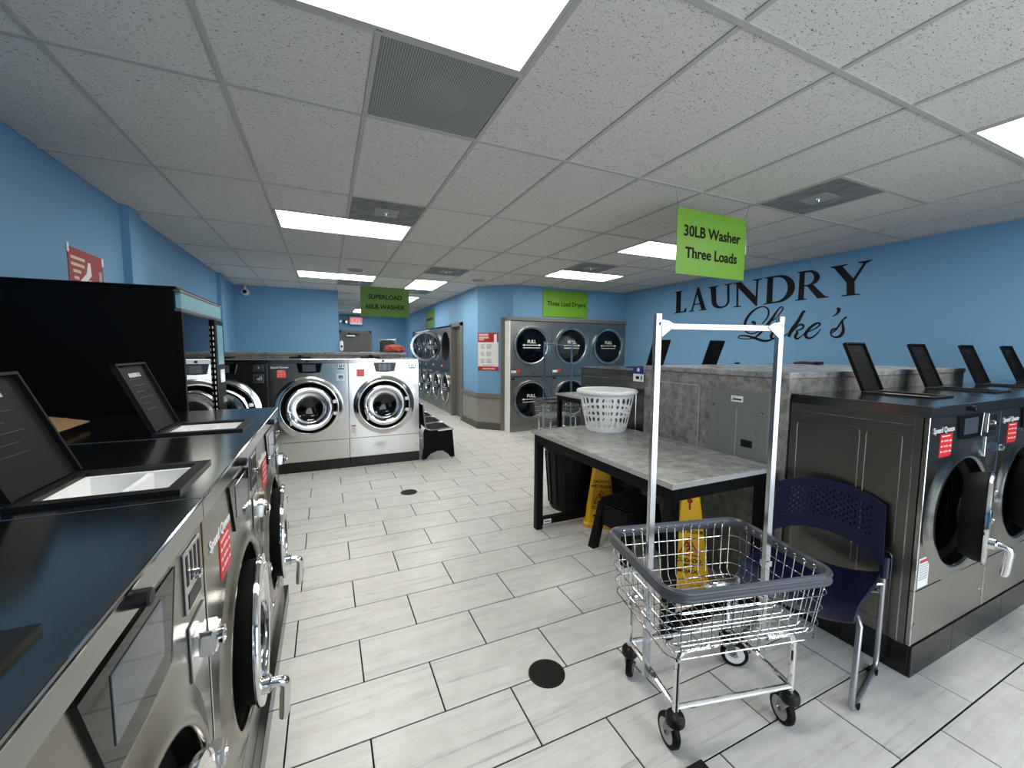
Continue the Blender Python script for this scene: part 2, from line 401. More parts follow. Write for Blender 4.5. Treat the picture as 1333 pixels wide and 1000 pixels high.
# ceiling lights
LLAB = ['large bright ceiling light nearest the camera, beside the perforated vent', 'long ceiling light above the aisle left of the green superload sign, second from camera',
        'thin long ceiling light in the far left, partly above the superload sign', 'ceiling light in front of the green three load dryers sign',
        'ceiling light partly hidden behind the hanging thirty pound washer sign', 'ceiling light cut by the right edge near the blue lettered wall',
        'ceiling light just right of the superload sign near the corridor', 'small far ceiling light inside the corridor', 'tiny far ceiling light above the exit sign']
def ceiling_light(x0, x1, y0, y1, label):
    t = thing('ceiling_light', label, 'ceiling light', ((x0+x1)/2, (y0+y1)/2, H), 0, 'recessed ceiling lights'); w, d = (x1-x0)/2, (y1-y0)/2
    b = nb()
    for a in ((-w+.013, -d+.013, w-.013, -d+.03), (-w+.013, d-.03, w-.013, d-.013), (-w+.013, -d+.03, -w+.03, d-.03), (w-.03, -d+.03, w-.013, d-.03)): box(b, a[0], a[1], -.002, a[2], a[3], .02)
    obj('frame', b, 'tee_white', t, smooth=0)
    b = nb(); box(b, -w+.03, -d+.03, .004, w-.03, d-.03, .016); obj('diffuser', b, 'diffuser', t, smooth=0)
    b = nb(); box(b, -w+.013, -d+.013, .02, w-.013, d-.013, .045); obj('housing', b, 'tee_white', t, smooth=0)
for k, R in enumerate(LIGHTS+LIGHTS_Y): ceiling_light(XI(R[0]), XI(R[1]), YJ(R[2]), YJ(R[3]), LLAB[k])
VLAB = ['square perforated ceiling vent next to the large near ceiling light', 'grey ceiling vent panel beside the second aisle light', 'grey ceiling vent panel with chrome sprinkler on the right near the blue wall',
        'small grey ceiling vent panel above the poster corner', 'grey ceiling vent panel in front of the far right ceiling light', 'grey ceiling vent panel behind the thin far left light', 'grey ceiling vent panel behind the corridor light']
for k, R in enumerate(VENTS):
    x0, x1, y0, y1 = XI(R[0]), XI(R[1]), YJ(R[2]), YJ(R[3]); t = thing('ceiling_vent', VLAB[k], 'vent', ((x0+x1)/2, (y0+y1)/2, H), 0, 'ceiling vents'); w = .29
    if k == 0:
        b = nb(); box(b, -w, -w, .0, w, w, .004); obj('perforated_panel', b, 'vent_perforated', t, smooth=0)
        b = nb(); lathe(b, [(.01, -.0015), (.14, -.0015), (.145, -.0005)], 32); obj('duct_ring', b, 'vent_perforated', t)
    else:
        b = nb(); box(b, -w, -w, .0, w, w, .008); obj('panel', b, 'vent_panel', t, smooth=0)
        b = nb(); box(b, -.1, -.1, -.006, .1, .1, .0, .003); obj('centre_plate', b, 'vent_plate', t)
        b = nb(); lathe(b, [(.02, -.006), (.012, -.012), (.008, -.028), (.018, -.032), (.018, -.035), (.002, -.036)], 12); obj('sprinkler', b, 'chrome', t)
    b = nb(); box(b, -w, -w, .008, w, w, .05); obj('housing', b, 'vent_panel', t, smooth=0)
for k, (x, y, lb) in enumerate(((.45, 6.78, 'round ceiling speaker left of the superload sign'), (2.46, 6.82, 'round ceiling speaker above the poster corner'))):
    t = thing('ceiling_speaker', lb, 'speaker', (x, y, H), 0, 'round ceiling speakers')
    b = nb(); lathe(b, [(.115, .0), (.115, -.012), (.1, -.014), (.095, -.01)], 24); obj('rim', b, 'tee_white', t)
    b = nb(); lathe(b, [(.095, -.01), (.05, -.013), (.001, -.014)], 24); obj('grille', b, 'speaker_grey', t)

# ------------------------------------------------------------------ walls
def wall(name, x0, y0, x1, y1, z0=0, z1=H+.06, m='wall_blue'):
    b = nb(); box(b, x0, y0, z0, x1, y1, z1); return struct(name, b, m)
wall('wall_left', WL-.1, SHOPY, WL, ALCY)
wall('wall_right', WR, SHOPY, WR+.1, DRY+1.0)
wall('wall_alcove', WL-.1, ALCY, ALCX, ALCY+.12)
wall('wall_corridor_left', ALCX-.1, ALCY+.12, ALCX, FARY)
wall('wall_back', ALCX-.1, FARY, CORX+.3, FARY+.1)
wall('wall_above_dryers', K2[0], K2[1], WR, K2[1]+.12, 2.085)
wall('wall_behind_dryers', 3.0, DRY+.95, WR, DRY+1.05, 0, H+.06)
for nme, y0, y1, z0 in (('wall_corridor_near', 7.50, 8.55, 0), ('wall_corridor_header', 8.55, 14.0, 2.12), ('wall_corridor_far', 14.0, FARY, 0)):
    wall(nme, CORX, y0, CORX+.1, y1, z0)
wall('wall_dryer_room', CORX+.95, 8.0, CORX+1.05, FARY)
KE = (3.03, K1[1]+(3.03-K1[0])*(K2[1]-K1[1])/(K2[0]-K1[0]))
b = nb(); prism(b, [K1, K2, (K2[0]+.12, K2[1]+.12), (K1[0]+.12, K1[1]+.05)], 2.085, H+.06, XY); struct('wall_angled_header', b, 'wall_blue')
b = nb(); prism(b, [K1, KE, (KE[0]+.07, KE[1]+.07), (K1[0]+.1, K1[1]+.1)], 0, 2.085, XY); struct('wall_angled', b, 'wall_blue')
# shop front behind the camera
wall('wall_shop_left', WL-.1, SHOPY-.1, .7, SHOPY); wall('wall_shop_right', 3.75, SHOPY-.1, WR+.1, SHOPY); wall('wall_shop_header', .7, SHOPY-.1, 3.75, SHOPY, 2.5)
for k, x in enumerate((.7, 1.7, 2.7, 3.7)):
    b = nb(); box(b, x, SHOPY-.09, 0, x+.05, SHOPY-.01, 2.5); struct('window_%d' % (k+1), b, 'shop_frame')
b = nb(); box(b, WR-.03, SHOPY+.05, .3, WR, 1.22, 2.45); struct('window_5', b, 'dark_pane')  # added dark pane, mostly out of view, so right washer fronts reflect dark
# pilasters on the left wall
for k, (y0, y1) in enumerate(((4.61, 4.86), (7.98, 8.28))):
    b = nb(); box(b, WL, y0, 0, WL+.06, y1, H); struct('trim_%d' % (k+1), b, 'wall_blue')
# wainscot, cap, baseboard on the angled and corridor walls
dv = Vector((K2[0]-K1[0], K2[1]-K1[1], 0)).normalized(); nv = Vector((-dv.y, dv.x, 0))*-1
if nv.y > 0: nv = -nv
KE = (3.03, K1[1]+(3.03-K1[0])*(K2[1]-K1[1])/(K2[0]-K1[0]))
def band(name, z0, z1, t, m):
    b = nb(); q = lambda p, s: (p[0]+s[0], p[1]+s[1])
    a0 = (K1[0], 8.42); o1 = (-t, 0); o2 = (nv.x*t, nv.y*t); mid = (K1[0]-t, K1[1]-t*.42)
    prism(b, [a0, K1, KE, q(KE, o2), mid, q(a0, o1)], z0, z1, XY); return struct(name, b, m)
band('trim_3', .135, .62, .012, 'wainscot'); band('trim_4', .62, .70, .03, 'trim_grey'); band('baseboard_angled', 0, .135, .022, 'baseboard')
# corridor door casing and door
b = nb(); X = CORX
box(b, X-.03, 8.42, 0, X+.12, 8.55, 2.13); box(b, X-.03, 9.23, 0, X+.12, 9.33, 2.13); box(b, X-.03, 8.42, 2.06, X+.12, 9.33, 2.14); struct('trim_5', b, 'trim_grey')
b = nb(); box(b, X+.07, 8.55, .01, X+.11, 9.23, 2.06); d1 = struct('door_1', b, 'door_grey')
for z in (.35, 1.05, 1.85): b = nb(); cyl(b, (X+.065, 8.57, z-.05), (X+.065, 8.57, z+.05), .012, 8); obj('hinge', b, 'chrome_dull', d1)
# dryer casing
b = nb(); o2 = nv*.03; k0 = (KE[0]+o2.x, KE[1]+o2.y)
prism(b, [KE, k0, (3.072, k0[1]-.045), (3.072, DRY+.2)], 0, 2.15, XY); struct('trim_6', b, 'trim_grey')
b = nb(); box(b, 3.05, DRY-.03, 2.09, WR, K2[1]+.02, 2.155); struct('trim_7', b, 'trim_grey')
# back door with closer
b = nb(); box(b, .52, FARY-.03, 0, 1.45, FARY, 2.12); d2 = struct('door_2', b, 'door_grey')
b = nb(); box(b, .45, FARY-.05, 0, .52, FARY, 2.2); box(b, 1.45, FARY-.05, 0, 1.52, FARY, 2.2); box(b, .45, FARY-.05, 2.12, 1.52, FARY, 2.2); obj('door_frame', b, 'trim_grey', d2, smooth=0)
b = nb(); box(b, .68, FARY-.12, 1.98, .98, FARY-.03, 2.04, .01); tube(b, [(.95, FARY-.08, 2.05), (1.15, FARY-.16, 2.08), (.75, FARY-.05, 2.10)], .015, 6); obj('door_closer', b, 'chrome_dull', d2)

# ------------------------------------------------------------------ washers
def YC(x, z): return lambda u, v, d: (u, d, v)
def make_washer(name, label, group, P, loc, rz, side_emboss=None):
    t = thing(name, label, 'washer', loc, rz, group)
    w, h, d, b0 = P['w']-.004, P['h'], P['d'], P['b']; cx, cz = P['ring']; R = P['R']; zs = P['seam']; zt = h-.05; fl = P.get('first', False)
    tx0, tx1, ty0, ty1 = P['tray']; FM = P.get('fm', 'steel_front')
    b = nb(); box(b, 0, .02, b0, .012, d, zt); box(b, w-.012, .02, b0, w, d, zt); box(b, .012, d-.012, b0, w-.012, d, zt); box(b, .012, .02, b0, w-.012, d-.012, b0+.012)
    obj('cabinet', b, 'steel_side', t, smooth=0)
    b = nb(); plate_rect_hole(b, (0, w), (-.006, d), (tx0+.02, tx1-.02), (ty0+.02, ty1-.02), zt, h); obj('top_panel', b, 'steel_top', t, smooth=0)
    b = nb(); tube(b, [(0.002, -.006, h-.003), (w-.002, -.006, h-.003)], .004, 8); tube(b, [(.003, -.004, h-.002), (.003, d, h-.002)], .003, 6); tube(b, [(.002, .0, b0+.004), (.002, .0, zt)], .0026, 6); obj('top_edge', b, 'chrome', t)
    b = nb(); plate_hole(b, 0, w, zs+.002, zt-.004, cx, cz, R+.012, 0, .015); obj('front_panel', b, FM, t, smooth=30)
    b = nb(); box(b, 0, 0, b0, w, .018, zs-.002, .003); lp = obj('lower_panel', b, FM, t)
    b = nb()
    for x in (.03, w-.03): lathe(b, [(.001, -.004), (.007, -.003), (.008, 0)], 8, 'Y', (x, 0, b0+.1))
    obj('screw', b, 'chrome_dull', lp)
    # bezel: swept raised ring
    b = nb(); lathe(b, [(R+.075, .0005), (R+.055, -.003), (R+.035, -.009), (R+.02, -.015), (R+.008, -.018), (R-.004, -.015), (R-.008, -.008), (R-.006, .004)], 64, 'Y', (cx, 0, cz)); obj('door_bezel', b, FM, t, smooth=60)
    b = nb(); lathe(b, [(R-.004, .002), (R-.012, .035), (R*.82, .05), (R*.78, .09), (R*.72, .09)], 48, 'Y', (cx, 0, cz)); obj('door_well', b, 'rubber', t, smooth=50)
    b = nb(); lathe(b, [(R*.76, .10), (R*.80, .12), (R*.80, d-.08), (.02, d-.07)], 40, 'Y', (cx, 0, cz))
    for k in range(3):
        a = k*2*PI/3+.5; p = Vector((cx+math.cos(a)*R*.72, 0, cz+math.sin(a)*R*.72)); tube(b, [p+Vector((0, .14, 0)), p+Vector((0, d-.12, 0))], .035, 6)
    obj('drum', b, 'drum_steel', t, smooth=40)
    # door, origin on the hinge (right side)
    rd, rg = P.get('rd', R*.83), P.get('rg', R*.58); hx = cx+rd+.01
    b = nb(); c = (cx-hx, 0, 0)
    lathe(b, [(rg, -.018), (rg+.004, -.030), (rg+.012, -.0345), (rg+(rd-rg)*.5, -.036), (rd-.010, -.035), (rd-.002, -.032), (rd, -.026), (rd-.001, -.018), (rd-.008, -.014), (rg+.02, -.012), (rg-.002, -.008), (rg, -.018)], 56, 'Y', c)
    dr = obj('door', b, P.get('doormat', 'chrome'), t, (hx, -.012, cz), (0, 0, P.get('open', 0)), smooth=45)
    b = nb(); lathe(b, [(rg, -.022), (rg*.93, -.012), (rg*.86, .02), (rg*.72, .05), (rg*.45, .07), (.004, .076)], 40, 'Y', c); obj('door_glass', b, 'door_glass', dr, smooth=60)
    b = nb(); lathe(b, [(rd-.012, -.013), (rd-.018, .02), (rd-.035, .055), (rg+.03, .06), (rg+.002, .03)], 40, 'Y', c); obj('door_seal', b, 'rubber', dr, smooth=50)
    ha = P.get('hang', math.radians(200)); hp = Vector((cx-hx+math.cos(ha)*(rd-.035), -.034, math.sin(ha)*(rd-.035)))
    b = nb(); tube(b, [hp, hp+Vector((-.002, -.02, 0)), hp+Vector((-.004, -.046, 0)), hp+Vector((-.002, -.058, -.006)), hp+Vector((.004, -.062, -.02)), hp+Vector((.010, -.056, -.115)), hp+Vector((.010, -.052, -.135))], [.018, .015, .015, .016, .0165, .0155, .012], 12)
    lathe(b, [(.026, .0), (.026, -.02), (.018, -.026), (.002, -.027)], 14, 'Y', hp); obj('door_handle', b, 'chrome', dr, smooth=50)
    for s in (-1, 1):
        b = nb(); box(b, -.02, -.042, s*.075-.022, .025, -.008, s*.075+.022, .006, 2); lathe(b, [(.002, -.047), (.009, -.046), (.01, -.04)], 8, 'Y', (.0, 0, s*.075)); obj('door_hinge', b, 'chrome_dull', dr)
    # display
    a0, a1, c0, c1, z1, z0 = P['disp']
    b = nb(); prism(b, [(a0, z1), (a1, z1), (c1, z0), ((c0+c1)/2, z0-.006), (c0, z0)], -.006, .0, XZ); dp = obj('display_panel', b, 'black_gloss', t, smooth=0)
    s0, s1, sz1, sz0 = P['scr']; b = nb(); box(b, s0, -.0075, sz0, s1, -.006, sz1); obj('screen', b, 'screen', dp, smooth=0)
    b = nb(); tube(b, [(a1+.006, -.004, z1), (c1+.006, -.004, z0)], .003, 6); obj('display_trim', b, 'chrome_dull', dp)
    # coin plate with slots
    x0, x1, z1, z0 = P['coin']; b = nb(); box(b, x0, -.005, z0, x1, 0, z1, .002); cp = obj('coin_plate', b, 'chrome_dull', t)
    b = nb()
    for k in range(4): x = x0+(x1-x0)*(k+.5)/4; box(b, x-.005, -.0062, z0+(z1-z0)*.45, x+.005, -.0049, z1-.008)
    box(b, x0+.012, -.0062, z0+.008, x1-.012, -.0049, z0+(z1-z0)*.3); obj('coin_slot', b, 'black_plastic', cp, smooth=0)
    b = nb(); mz = (z0+z1)/2; lathe(b, [(.012, -.004), (.012, -.016), (.008, -.019), (.001, -.019)], 12, 'Y', ((x0+x1)/2, 0, mz)); obj('coin_button', b, 'chrome', cp)
    # lock box below
    x0, x1, z1, z0 = P['lock']; mx, mz = (x0+x1)/2, (z0+z1)/2
    b = nb(); box(b, x0, -.004, z0, x1, 0, z1, .003); lb = obj('lock_plate', b, 'chrome_dull', t)
    b = nb(); s = (z1-z0)*.26; box(b, mx-s, -.040, mz-s*.9, mx+s, -.003, mz+s*.9, .007, 2); obj('lock_box', b, 'chrome', lb)
    b = nb(); lathe(b, [(s*.62, -.039), (s*.62, -.050), (s*.4, -.052), (s*.36, -.046), (.001, -.046)], 16, 'Y', (mx, 0, mz)); obj('lock_cylinder', b, 'chrome', lb)
    # sticker and lettering
    x0, x1, z1, z0 = P['stick']; b = nb(); box(b, x0, -.002, z0, x1, 0, z1); st = obj('red_sticker', b, 'red_sticker', t, smooth=0, label='red instruction sticker')
    b = nb(); q = x1-x0; r = z1-z0
    for k in range(3):
        zz = z1-r*(.3+.23*k); box(b, x0+q*.08, -.0026, zz-r*.03, x0+q*.2, -.0018, zz+r*.03); box(b, x0+q*.3, -.0026, zz-r*.035, x0+q*.72, -.0018, zz-r*.015); box(b, x0+q*.3, -.0026, zz+r*.015, x0+q*.66, -.0018, zz+r*.03)
        box(b, x0+q*.8, -.0026, zz-r*.05, x0+q*.92, -.0018, zz+r*.02)
    box(b, x0+q*.1, -.0026, z1-r*.12, x0+q*.8, -.0018, z1-r*.08); obj('sticker_print', b, 'white_print', st, smooth=0)
    lx, lz, ls = P['logo']; text('Speed Queen', ls, 'white_print', t, (lx, -.002, lz), name='logo_lettering', bold=ls*.004, depth=.0008)
    if 'warn' in P:
        x0, x1, z1, z0 = P['warn']; b = nb(); box(b, x0, -.0015, z0, x1, 0, z1); wn = obj('warning_label', b, 'poster_white', t, smooth=0, label='white warning label')
        b = nb(); q = z1-z0; box(b, x0+.006, -.0022, z1-q*.16, x1-.006, -.0014, z1-q*.06); obj('warning_band', b, 'poster_red', wn, smooth=0)
        b = nb()
        for k in range(7): box(b, x0+.008, -.0022, z1-q*(.25+.08*k), x1-.01, -.0014, z1-q*(.225+.08*k))
        obj('warning_print', b, 'grey_print', wn, smooth=0)
    kx = P['knob']; b = nb(); lathe(b, [(.014, 0), (.014, -.018), (.011, -.021), (.001, -.021)], 14, 'Y', (kx, -.006, zt+.022)); obj('top_lock', b, 'black_plastic', t)
    # soap tray
    b = nb()
    for a in ((tx0, ty0, tx1, ty0+.03), (tx0, ty1-.03, tx1, ty1), (tx0, ty0+.03, tx0+.03, ty1-.03), (tx1-.03, ty0+.03, tx1, ty1-.03)): box(b, a[0], a[1], h-.002, a[2], a[3], h+.009)
    obj('tray_frame', b, 'black_plastic', t, smooth=0)
    i0, i1, j0, j1 = tx0+.03, tx1-.03, ty0+.03, ty1-.03
    b = nb(); box(b, i0, j0, h-.075, i1, j1, h-.06)
    for a in ((i0, j0, i1, j0+.012), (i0, j1-.012, i1, j1), (i0, j0+.012, i0+.012, j1-.012), (i1-.012, j0+.012, i1, j1-.012)): box(b, a[0], a[1], h-.06, a[2], a[3], h-.002)
    jm = j0+(j1-j0)*.42; box(b, i0+.012, jm-.007, h-.06, i1-.012, jm+.007, h-.006)
    obj('soap_tray', b, 'white_plastic', t, smooth=0)
    a = P.get('lid', math.radians(100)); lw, ll = tx1-tx0-.012, ty1-ty0-.012
    b = nb(); box(b, 0, -ll, 0, lw, 0, .008, .002)
    for q in ((0, -ll, lw, -ll+.008), (0, -ll+.008, .008, 0), (lw-.008, -ll+.008, lw, 0)): box(b, q[0], q[1], -.012, q[2], q[3], 0)
    if a == 0: lathe(b, [(.03, .008), (.03, .024), (.024, .028), (.001, .028)], 14, 'Z', (lw/2, -ll+.05, 0))
    ld = obj('tray_lid', b, 'lid_plastic', t, (tx0+.006, ty1-.004, h+.012), (-a, 0, 0), smooth=0)
    b = nb(); box(b, lw*.3, -ll+.04, -.0015, lw*.7, -ll+.058, .0085); obj('lid_slot', b, 'chrome_dull' if P.get('slot') else 'black_plastic', ld, smooth=0)
    b = nb()
    for k in range(6): yy = -ll*(.32+.09*k); box(b, lw*.22, yy-.0015, -.002, lw*(.5+.3*random.random()), yy+.0015, 0)
    obj('lid_print', b, 'black_plastic', ld, smooth=0)
    if side_emboss:
        b = nb(); y0, y1, z0, z1 = side_emboss; r = .025
        for a0, a1 in ((y0, y0+(y1-y0)*.30), (y0+(y1-y0)*.36, y1)):
            for c0, c1 in ((z0, z0+(z1-z0)*.38), (z0+(z1-z0)*.42, z1)):
                pts = []
                for px, py, s in ((a1-r, c1-r, 0), (a0+r, c1-r, 1), (a0+r, c0+r, 2), (a1-r, c0+r, 3)):
                    for k in range(5): an = PI/2*(s+k/4); pts.append((-.0005, px+r*math.cos(an), py+r*math.sin(an)))
                tube(b, pts, .0028, 6, closed=True)
        obj('pressed_panel', b, 'steel_side', t)
        b = nb(); box(b, -.003, .045, b0, .0, .05, zt); box(b, -.003, .045, zt-.045, .0, d, zt-.04); obj('side_seam', b, 'chrome_dull', t, smooth=0)
    if P.get('plinth'):
        b = nb(); box(b, 0, P.get('py', .02), 0, w+.002, d, b0-.003, .002); obj('plinth', b, 'plinth_black', t)
    return t
PL = dict(py=-.026, fm='steel_front_dim', w=.811, h=1.2, d=.95, b=.10, ring=(.425, .60), R=.285, seam=.245, disp=(.275, .60, .335, .555, 1.137, .978), scr=(.35, .53, 1.116, 1.017), coin=(.665, .775, 1.13, 1.0), lock=(.675, .79, .968, .845),
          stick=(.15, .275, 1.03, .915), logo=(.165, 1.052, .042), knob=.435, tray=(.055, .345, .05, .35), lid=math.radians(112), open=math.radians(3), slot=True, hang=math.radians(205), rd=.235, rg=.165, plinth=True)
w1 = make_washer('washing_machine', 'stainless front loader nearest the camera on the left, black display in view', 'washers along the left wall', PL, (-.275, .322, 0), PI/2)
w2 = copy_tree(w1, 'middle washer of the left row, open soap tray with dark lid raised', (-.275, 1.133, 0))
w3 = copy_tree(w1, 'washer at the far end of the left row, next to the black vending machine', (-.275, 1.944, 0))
PR = dict(w=.77, h=1.30, d=.60, b=.16, ring=(.375, .76), R=.275, seam=.43, disp=(.275, .545, .30, .53, 1.242, 1.128), scr=(.335, .485, 1.226, 1.146), coin=(.615, .715, 1.235, 1.135), lock=(.61, .72, 1.115, 1.01),
          stick=(.115, .235, 1.165, 1.055), logo=(.145, 1.185, .038), knob=.40, tray=(.42, .645, .14, .46), lid=math.radians(112), open=math.radians(15), warn=(.02, .12, .585, .44), rd=.228, rg=.16)
GR = 'washers in front of the right bulkhead'
r1 = make_washer('washing_machine', 'dark reflective washer beside the navy chair with its door ajar and side panel showing', GR, PR, (2.46, .87, 0), 0, (.09, .56, .22, 1.16))
PR2 = dict(PR); PR2.pop('warn'); PR2['open'] = math.radians(9)
r2 = make_washer('washing_machine', 'second washer of the right row, its round door cut by the photo edge', GR, PR2, (3.23, .87, 0), 0)
r3 = copy_tree(r2, 'third washer of the right row, seen only by its raised lid', (4.0, .87, 0)); 
r4 = copy_tree(r2, 'last washer of the right row, lid at the right photo edge', (4.77, .87, 0))
PS = dict(fm='steel_front_bright', w=.897, h=1.418, d=.95, b=.135, ring=(.44, .81), R=.318, seam=.388, disp=(.31, .595, .335, .57, 1.365, 1.25), scr=(.375, .525, 1.352, 1.264), coin=(.755, .862, 1.352, 1.28), lock=(.755, .862, 1.238, 1.14),
          stick=(.10, .197, 1.285, 1.19), logo=(.13, 1.318, .034), knob=.43, tray=(.20, .46, .5, .8), lid=0, warn=(.015, .082, .568, .417), rd=.27, rg=.205, hang=math.radians(190), plinth=True)
GS = 'large washers facing the aisle'
s1 = make_washer('large_washing_machine', 'bright stainless large washer at the aisle end beside the black bench', GS, PS, (.257, 5.62, 0), 0)
PS2 = dict(PS); PS2['open'] = math.radians(10); PS2['doormat'] = 'chrome'
s2 = make_washer('large_washing_machine', 'middle large washer with darker left side and door slightly open', GS, PS2, (-.640, 5.62, 0), 0)
s3 = copy_tree(s2, 'large washer partly hidden behind the black vending machine', (-1.537, 5.62, 0))
PF = dict(PR); PF.pop('warn'); PF.update(h=1.37, d=.95, open=0, lid=math.radians(110), b=.16, tray=(.12, .34, .2, .5))
GF = 'washers behind the right bulkhead'
f1 = make_washer('washing_machine', 'washer behind the bulkhead showing a dark side panel, lid raised', GF, PF, (2.46+.77, 3.63, 0), PI)
for ch in f1.children:
    if ch.name.startswith('cabinet'):
        b = nb(); y0, y1, z0, z1 = .12, .85, .3, 1.18; x = .77-.004+.0005
        for a0, a1 in ((y0, y0+.3), (y0+.36, y1)):
            tube(b, [(x, a0, z0), (x, a1, z0), (x, a1, z1), (x, a0, z1)], .003, 6, closed=True)
        box(b, x, .05, .16, x+.002, .055, 1.30); box(b, x, .05, 1.28, x+.002, .95, 1.284); obj('pressed_panel', b, 'chrome_dull', f1)
f2 = copy_tree(f1, 'second washer behind the bulkhead, raised lid left of the right cart pole', (4.0, 3.63, 0))
PF2 = dict(PF); PF2['lid'] = 0
f3 = make_washer('washing_machine', 'third washer behind the bulkhead with its soap lid shut', GF, PF2, (4.77, 3.63, 0), PI)
f4 = copy_tree(f3, 'fourth washer behind the bulkhead with its soap lid shut, under the lettering', (5.54, 3.63, 0))
# tiled plinths under the right rows
def tiled_plinth(name, x0, x1, y0, y1, h):
    b = nb(); box(b, x0+.012, y0+.012, 0, x1, y1, h-.004); s = struct(name, b, 'black_void')
    n = max(1, round((x1-x0)/.61)); x = x0; k = 0
    first = .42
    xs = [x0, x0+first]
    while xs[-1] < x1-.01: xs.append(min(xs[-1]+.61, x1))
    for a, c in zip(xs[:-1], xs[1:]): b = nb(); box(b, a+.001, y0, 0, c-.001, y0+.012, h-.004, .0015); obj('plinth_tile', b, 'plinth_black', s)
    for a, c in ((y0+.012, (y0+y1)/2), ((y0+y1)/2, y1)): b = nb(); box(b, x0, a+.001, 0, x0+.012, c-.001, h-.004, .0015); obj('plinth_tile', b, 'plinth_black', s)
tiled_plinth('trim_8', 2.475, WR, .865, 1.455, .16)
b = nb(); box(b, 2.50, 2.72, 0, WR, 3.58, .156); struct('trim_9', b, 'plinth_black')

# ------------------------------------------------------------------ right bulkhead
t = thing('bulkhead_counter', 'grey concrete look laminate bulkhead between the right washer rows', 'counter', (2.44, 1.475, 0))
b = nb(); box(b, .012, .005, 0, .03, 1.19, 1.385); obj('end_panel', b, 'laminate_dark', t, smooth=0)
b = nb(); box(b, .03, .005, 1.29, 2.25, .02, 1.385); obj('front_fascia', b, 'laminate_dark', t, smooth=0)
b = nb(); box(b, 2.235, .02, 0, 2.25, 1.19, 1.385); box(b, .03, 1.175, 0, 2.235, 1.19, 1.385); obj('rear_panel', b, 'laminate_dark', t, smooth=0)
b = nb(); box(b, 0, 0, 1.385, 2.262, 1.2, 1.42, .003); obj('counter_top', b, 'laminate_top', t)
b = nb(); box(b, .006, .63, .12, .012, 1.12, 1.295, .001); ap = obj('access_panel', b, 'laminate_dark', t)
b = nb(); box(b, .004, .625, .12, .011, .632, 1.3); box(b, .004, .625, 1.294, .011, 1.12, 1.3); obj('panel_edging', b, 'table_edge', ap, smooth=0)
b = nb(); box(b, .006, .004, 0, .012, .05, 1.385, .001); obj('corner_strip', b, 'laminate_dark', t)
# electrical panel
t = thing('electrical_panel', 'grey metal breaker panel set in the bulkhead end above the table', 'electrical panel', (2.43, 1.58, .74))
b = nb(); box(b, 0, 0, 0, .02, .42, .55, .003); cv = obj('cover', b, 'panel_grey', t)
b = nb(); box(b, -.006, .08, .02, .0, .335, .44, .002); dr = obj('panel_door', b, 'panel_grey', t)
b = nb(); box(b, -.008, .205, .02, -.005, .209, .44); obj('door_seam', b, 'vent_plate', dr, smooth=0)
b = nb(); box(b, -.012, .09, .195, -.005, .165, .24, .002); obj('latch', b, 'black_plastic', dr)
b = nb(); box(b, -.003, .17, .475, .0, .255, .515, .001); lb = obj('maker_plate', b, 'white_plastic', t)
b = nb(); box(b, -.0035, .18, .487, -.0029, .235, .497); obj('plate_print', b, 'ink', lb, smooth=0)
b = nb(); tube(b, [(-.0035, .247, .492), (-.0035, .243, .484), (-.0035, .232, .507)], .002, 5); obj('tick_mark', b, 'ink', lb)
b = nb()
for y, z in ((.04, .42), (.385, .44), (.04, .05), (.385, .05)): lathe(b, [(.002, -.006), (.009, -.005), (.01, 0)], 8, 'X', (0, y, z))
obj('screw', b, 'chrome', t)
# payment notice
t = thing('payment_notice', 'small blue and white card notice stuck on the bulkhead edge', 'notice', (2.437, 2.70, 1.28))
b = nb(); box(b, 0, -.035, 0, .003, .095, .125, .001); obj('card', b, 'white_plastic', t)
b = nb(); box(b, -.001, -.035, .065, .0, .095, .125); obj('blue_band', b, 'blue_sign', t, smooth=0)
b = nb(); lathe(b, [(.016, -.0016), (.016, -.001), (.001, -.0016)], 16, 'X', (0, .03, .1)); obj('emblem', b, 'white_print', t)
b = nb(); box(b, -.001, .02, .02, 0, .06, .045); box(b, -.001, -.015, .015, 0, -.002, .05); obj('print', b, 'ink', t, smooth=0)
# black grip on the counter
b = nb(); tube(b, [(4.05, 2.42, 1.436), (4.12, 2.38, 1.44), (4.20, 2.34, 1.434), (4.24, 2.32, 1.436)], [.010, .014, .012, .016], 10); box(b, 4.2, 2.28, 1.4215, 4.27, 2.34, 1.45, .006)
tag(obj('hand_tool', b, 'black_plastic'), 'black hand tool lying on the bulkhead counter top', 'tool')

# left bulkhead behind the large washers
t = thing('bulkhead_counter', 'long grey counter shelf behind the large washers carrying a red cloth', 'counter', (-1.54, 6.58, 0))
b = nb(); box(b, 0, .0, 0, 2.68, .55, 1.455); obj('body', b, 'laminate_dark', t, smooth=0)
b = nb(); box(b, 0, -.01, 1.455, 2.70, .58, 1.495, .003); obj('counter_top', b, 'laminate_top', t)

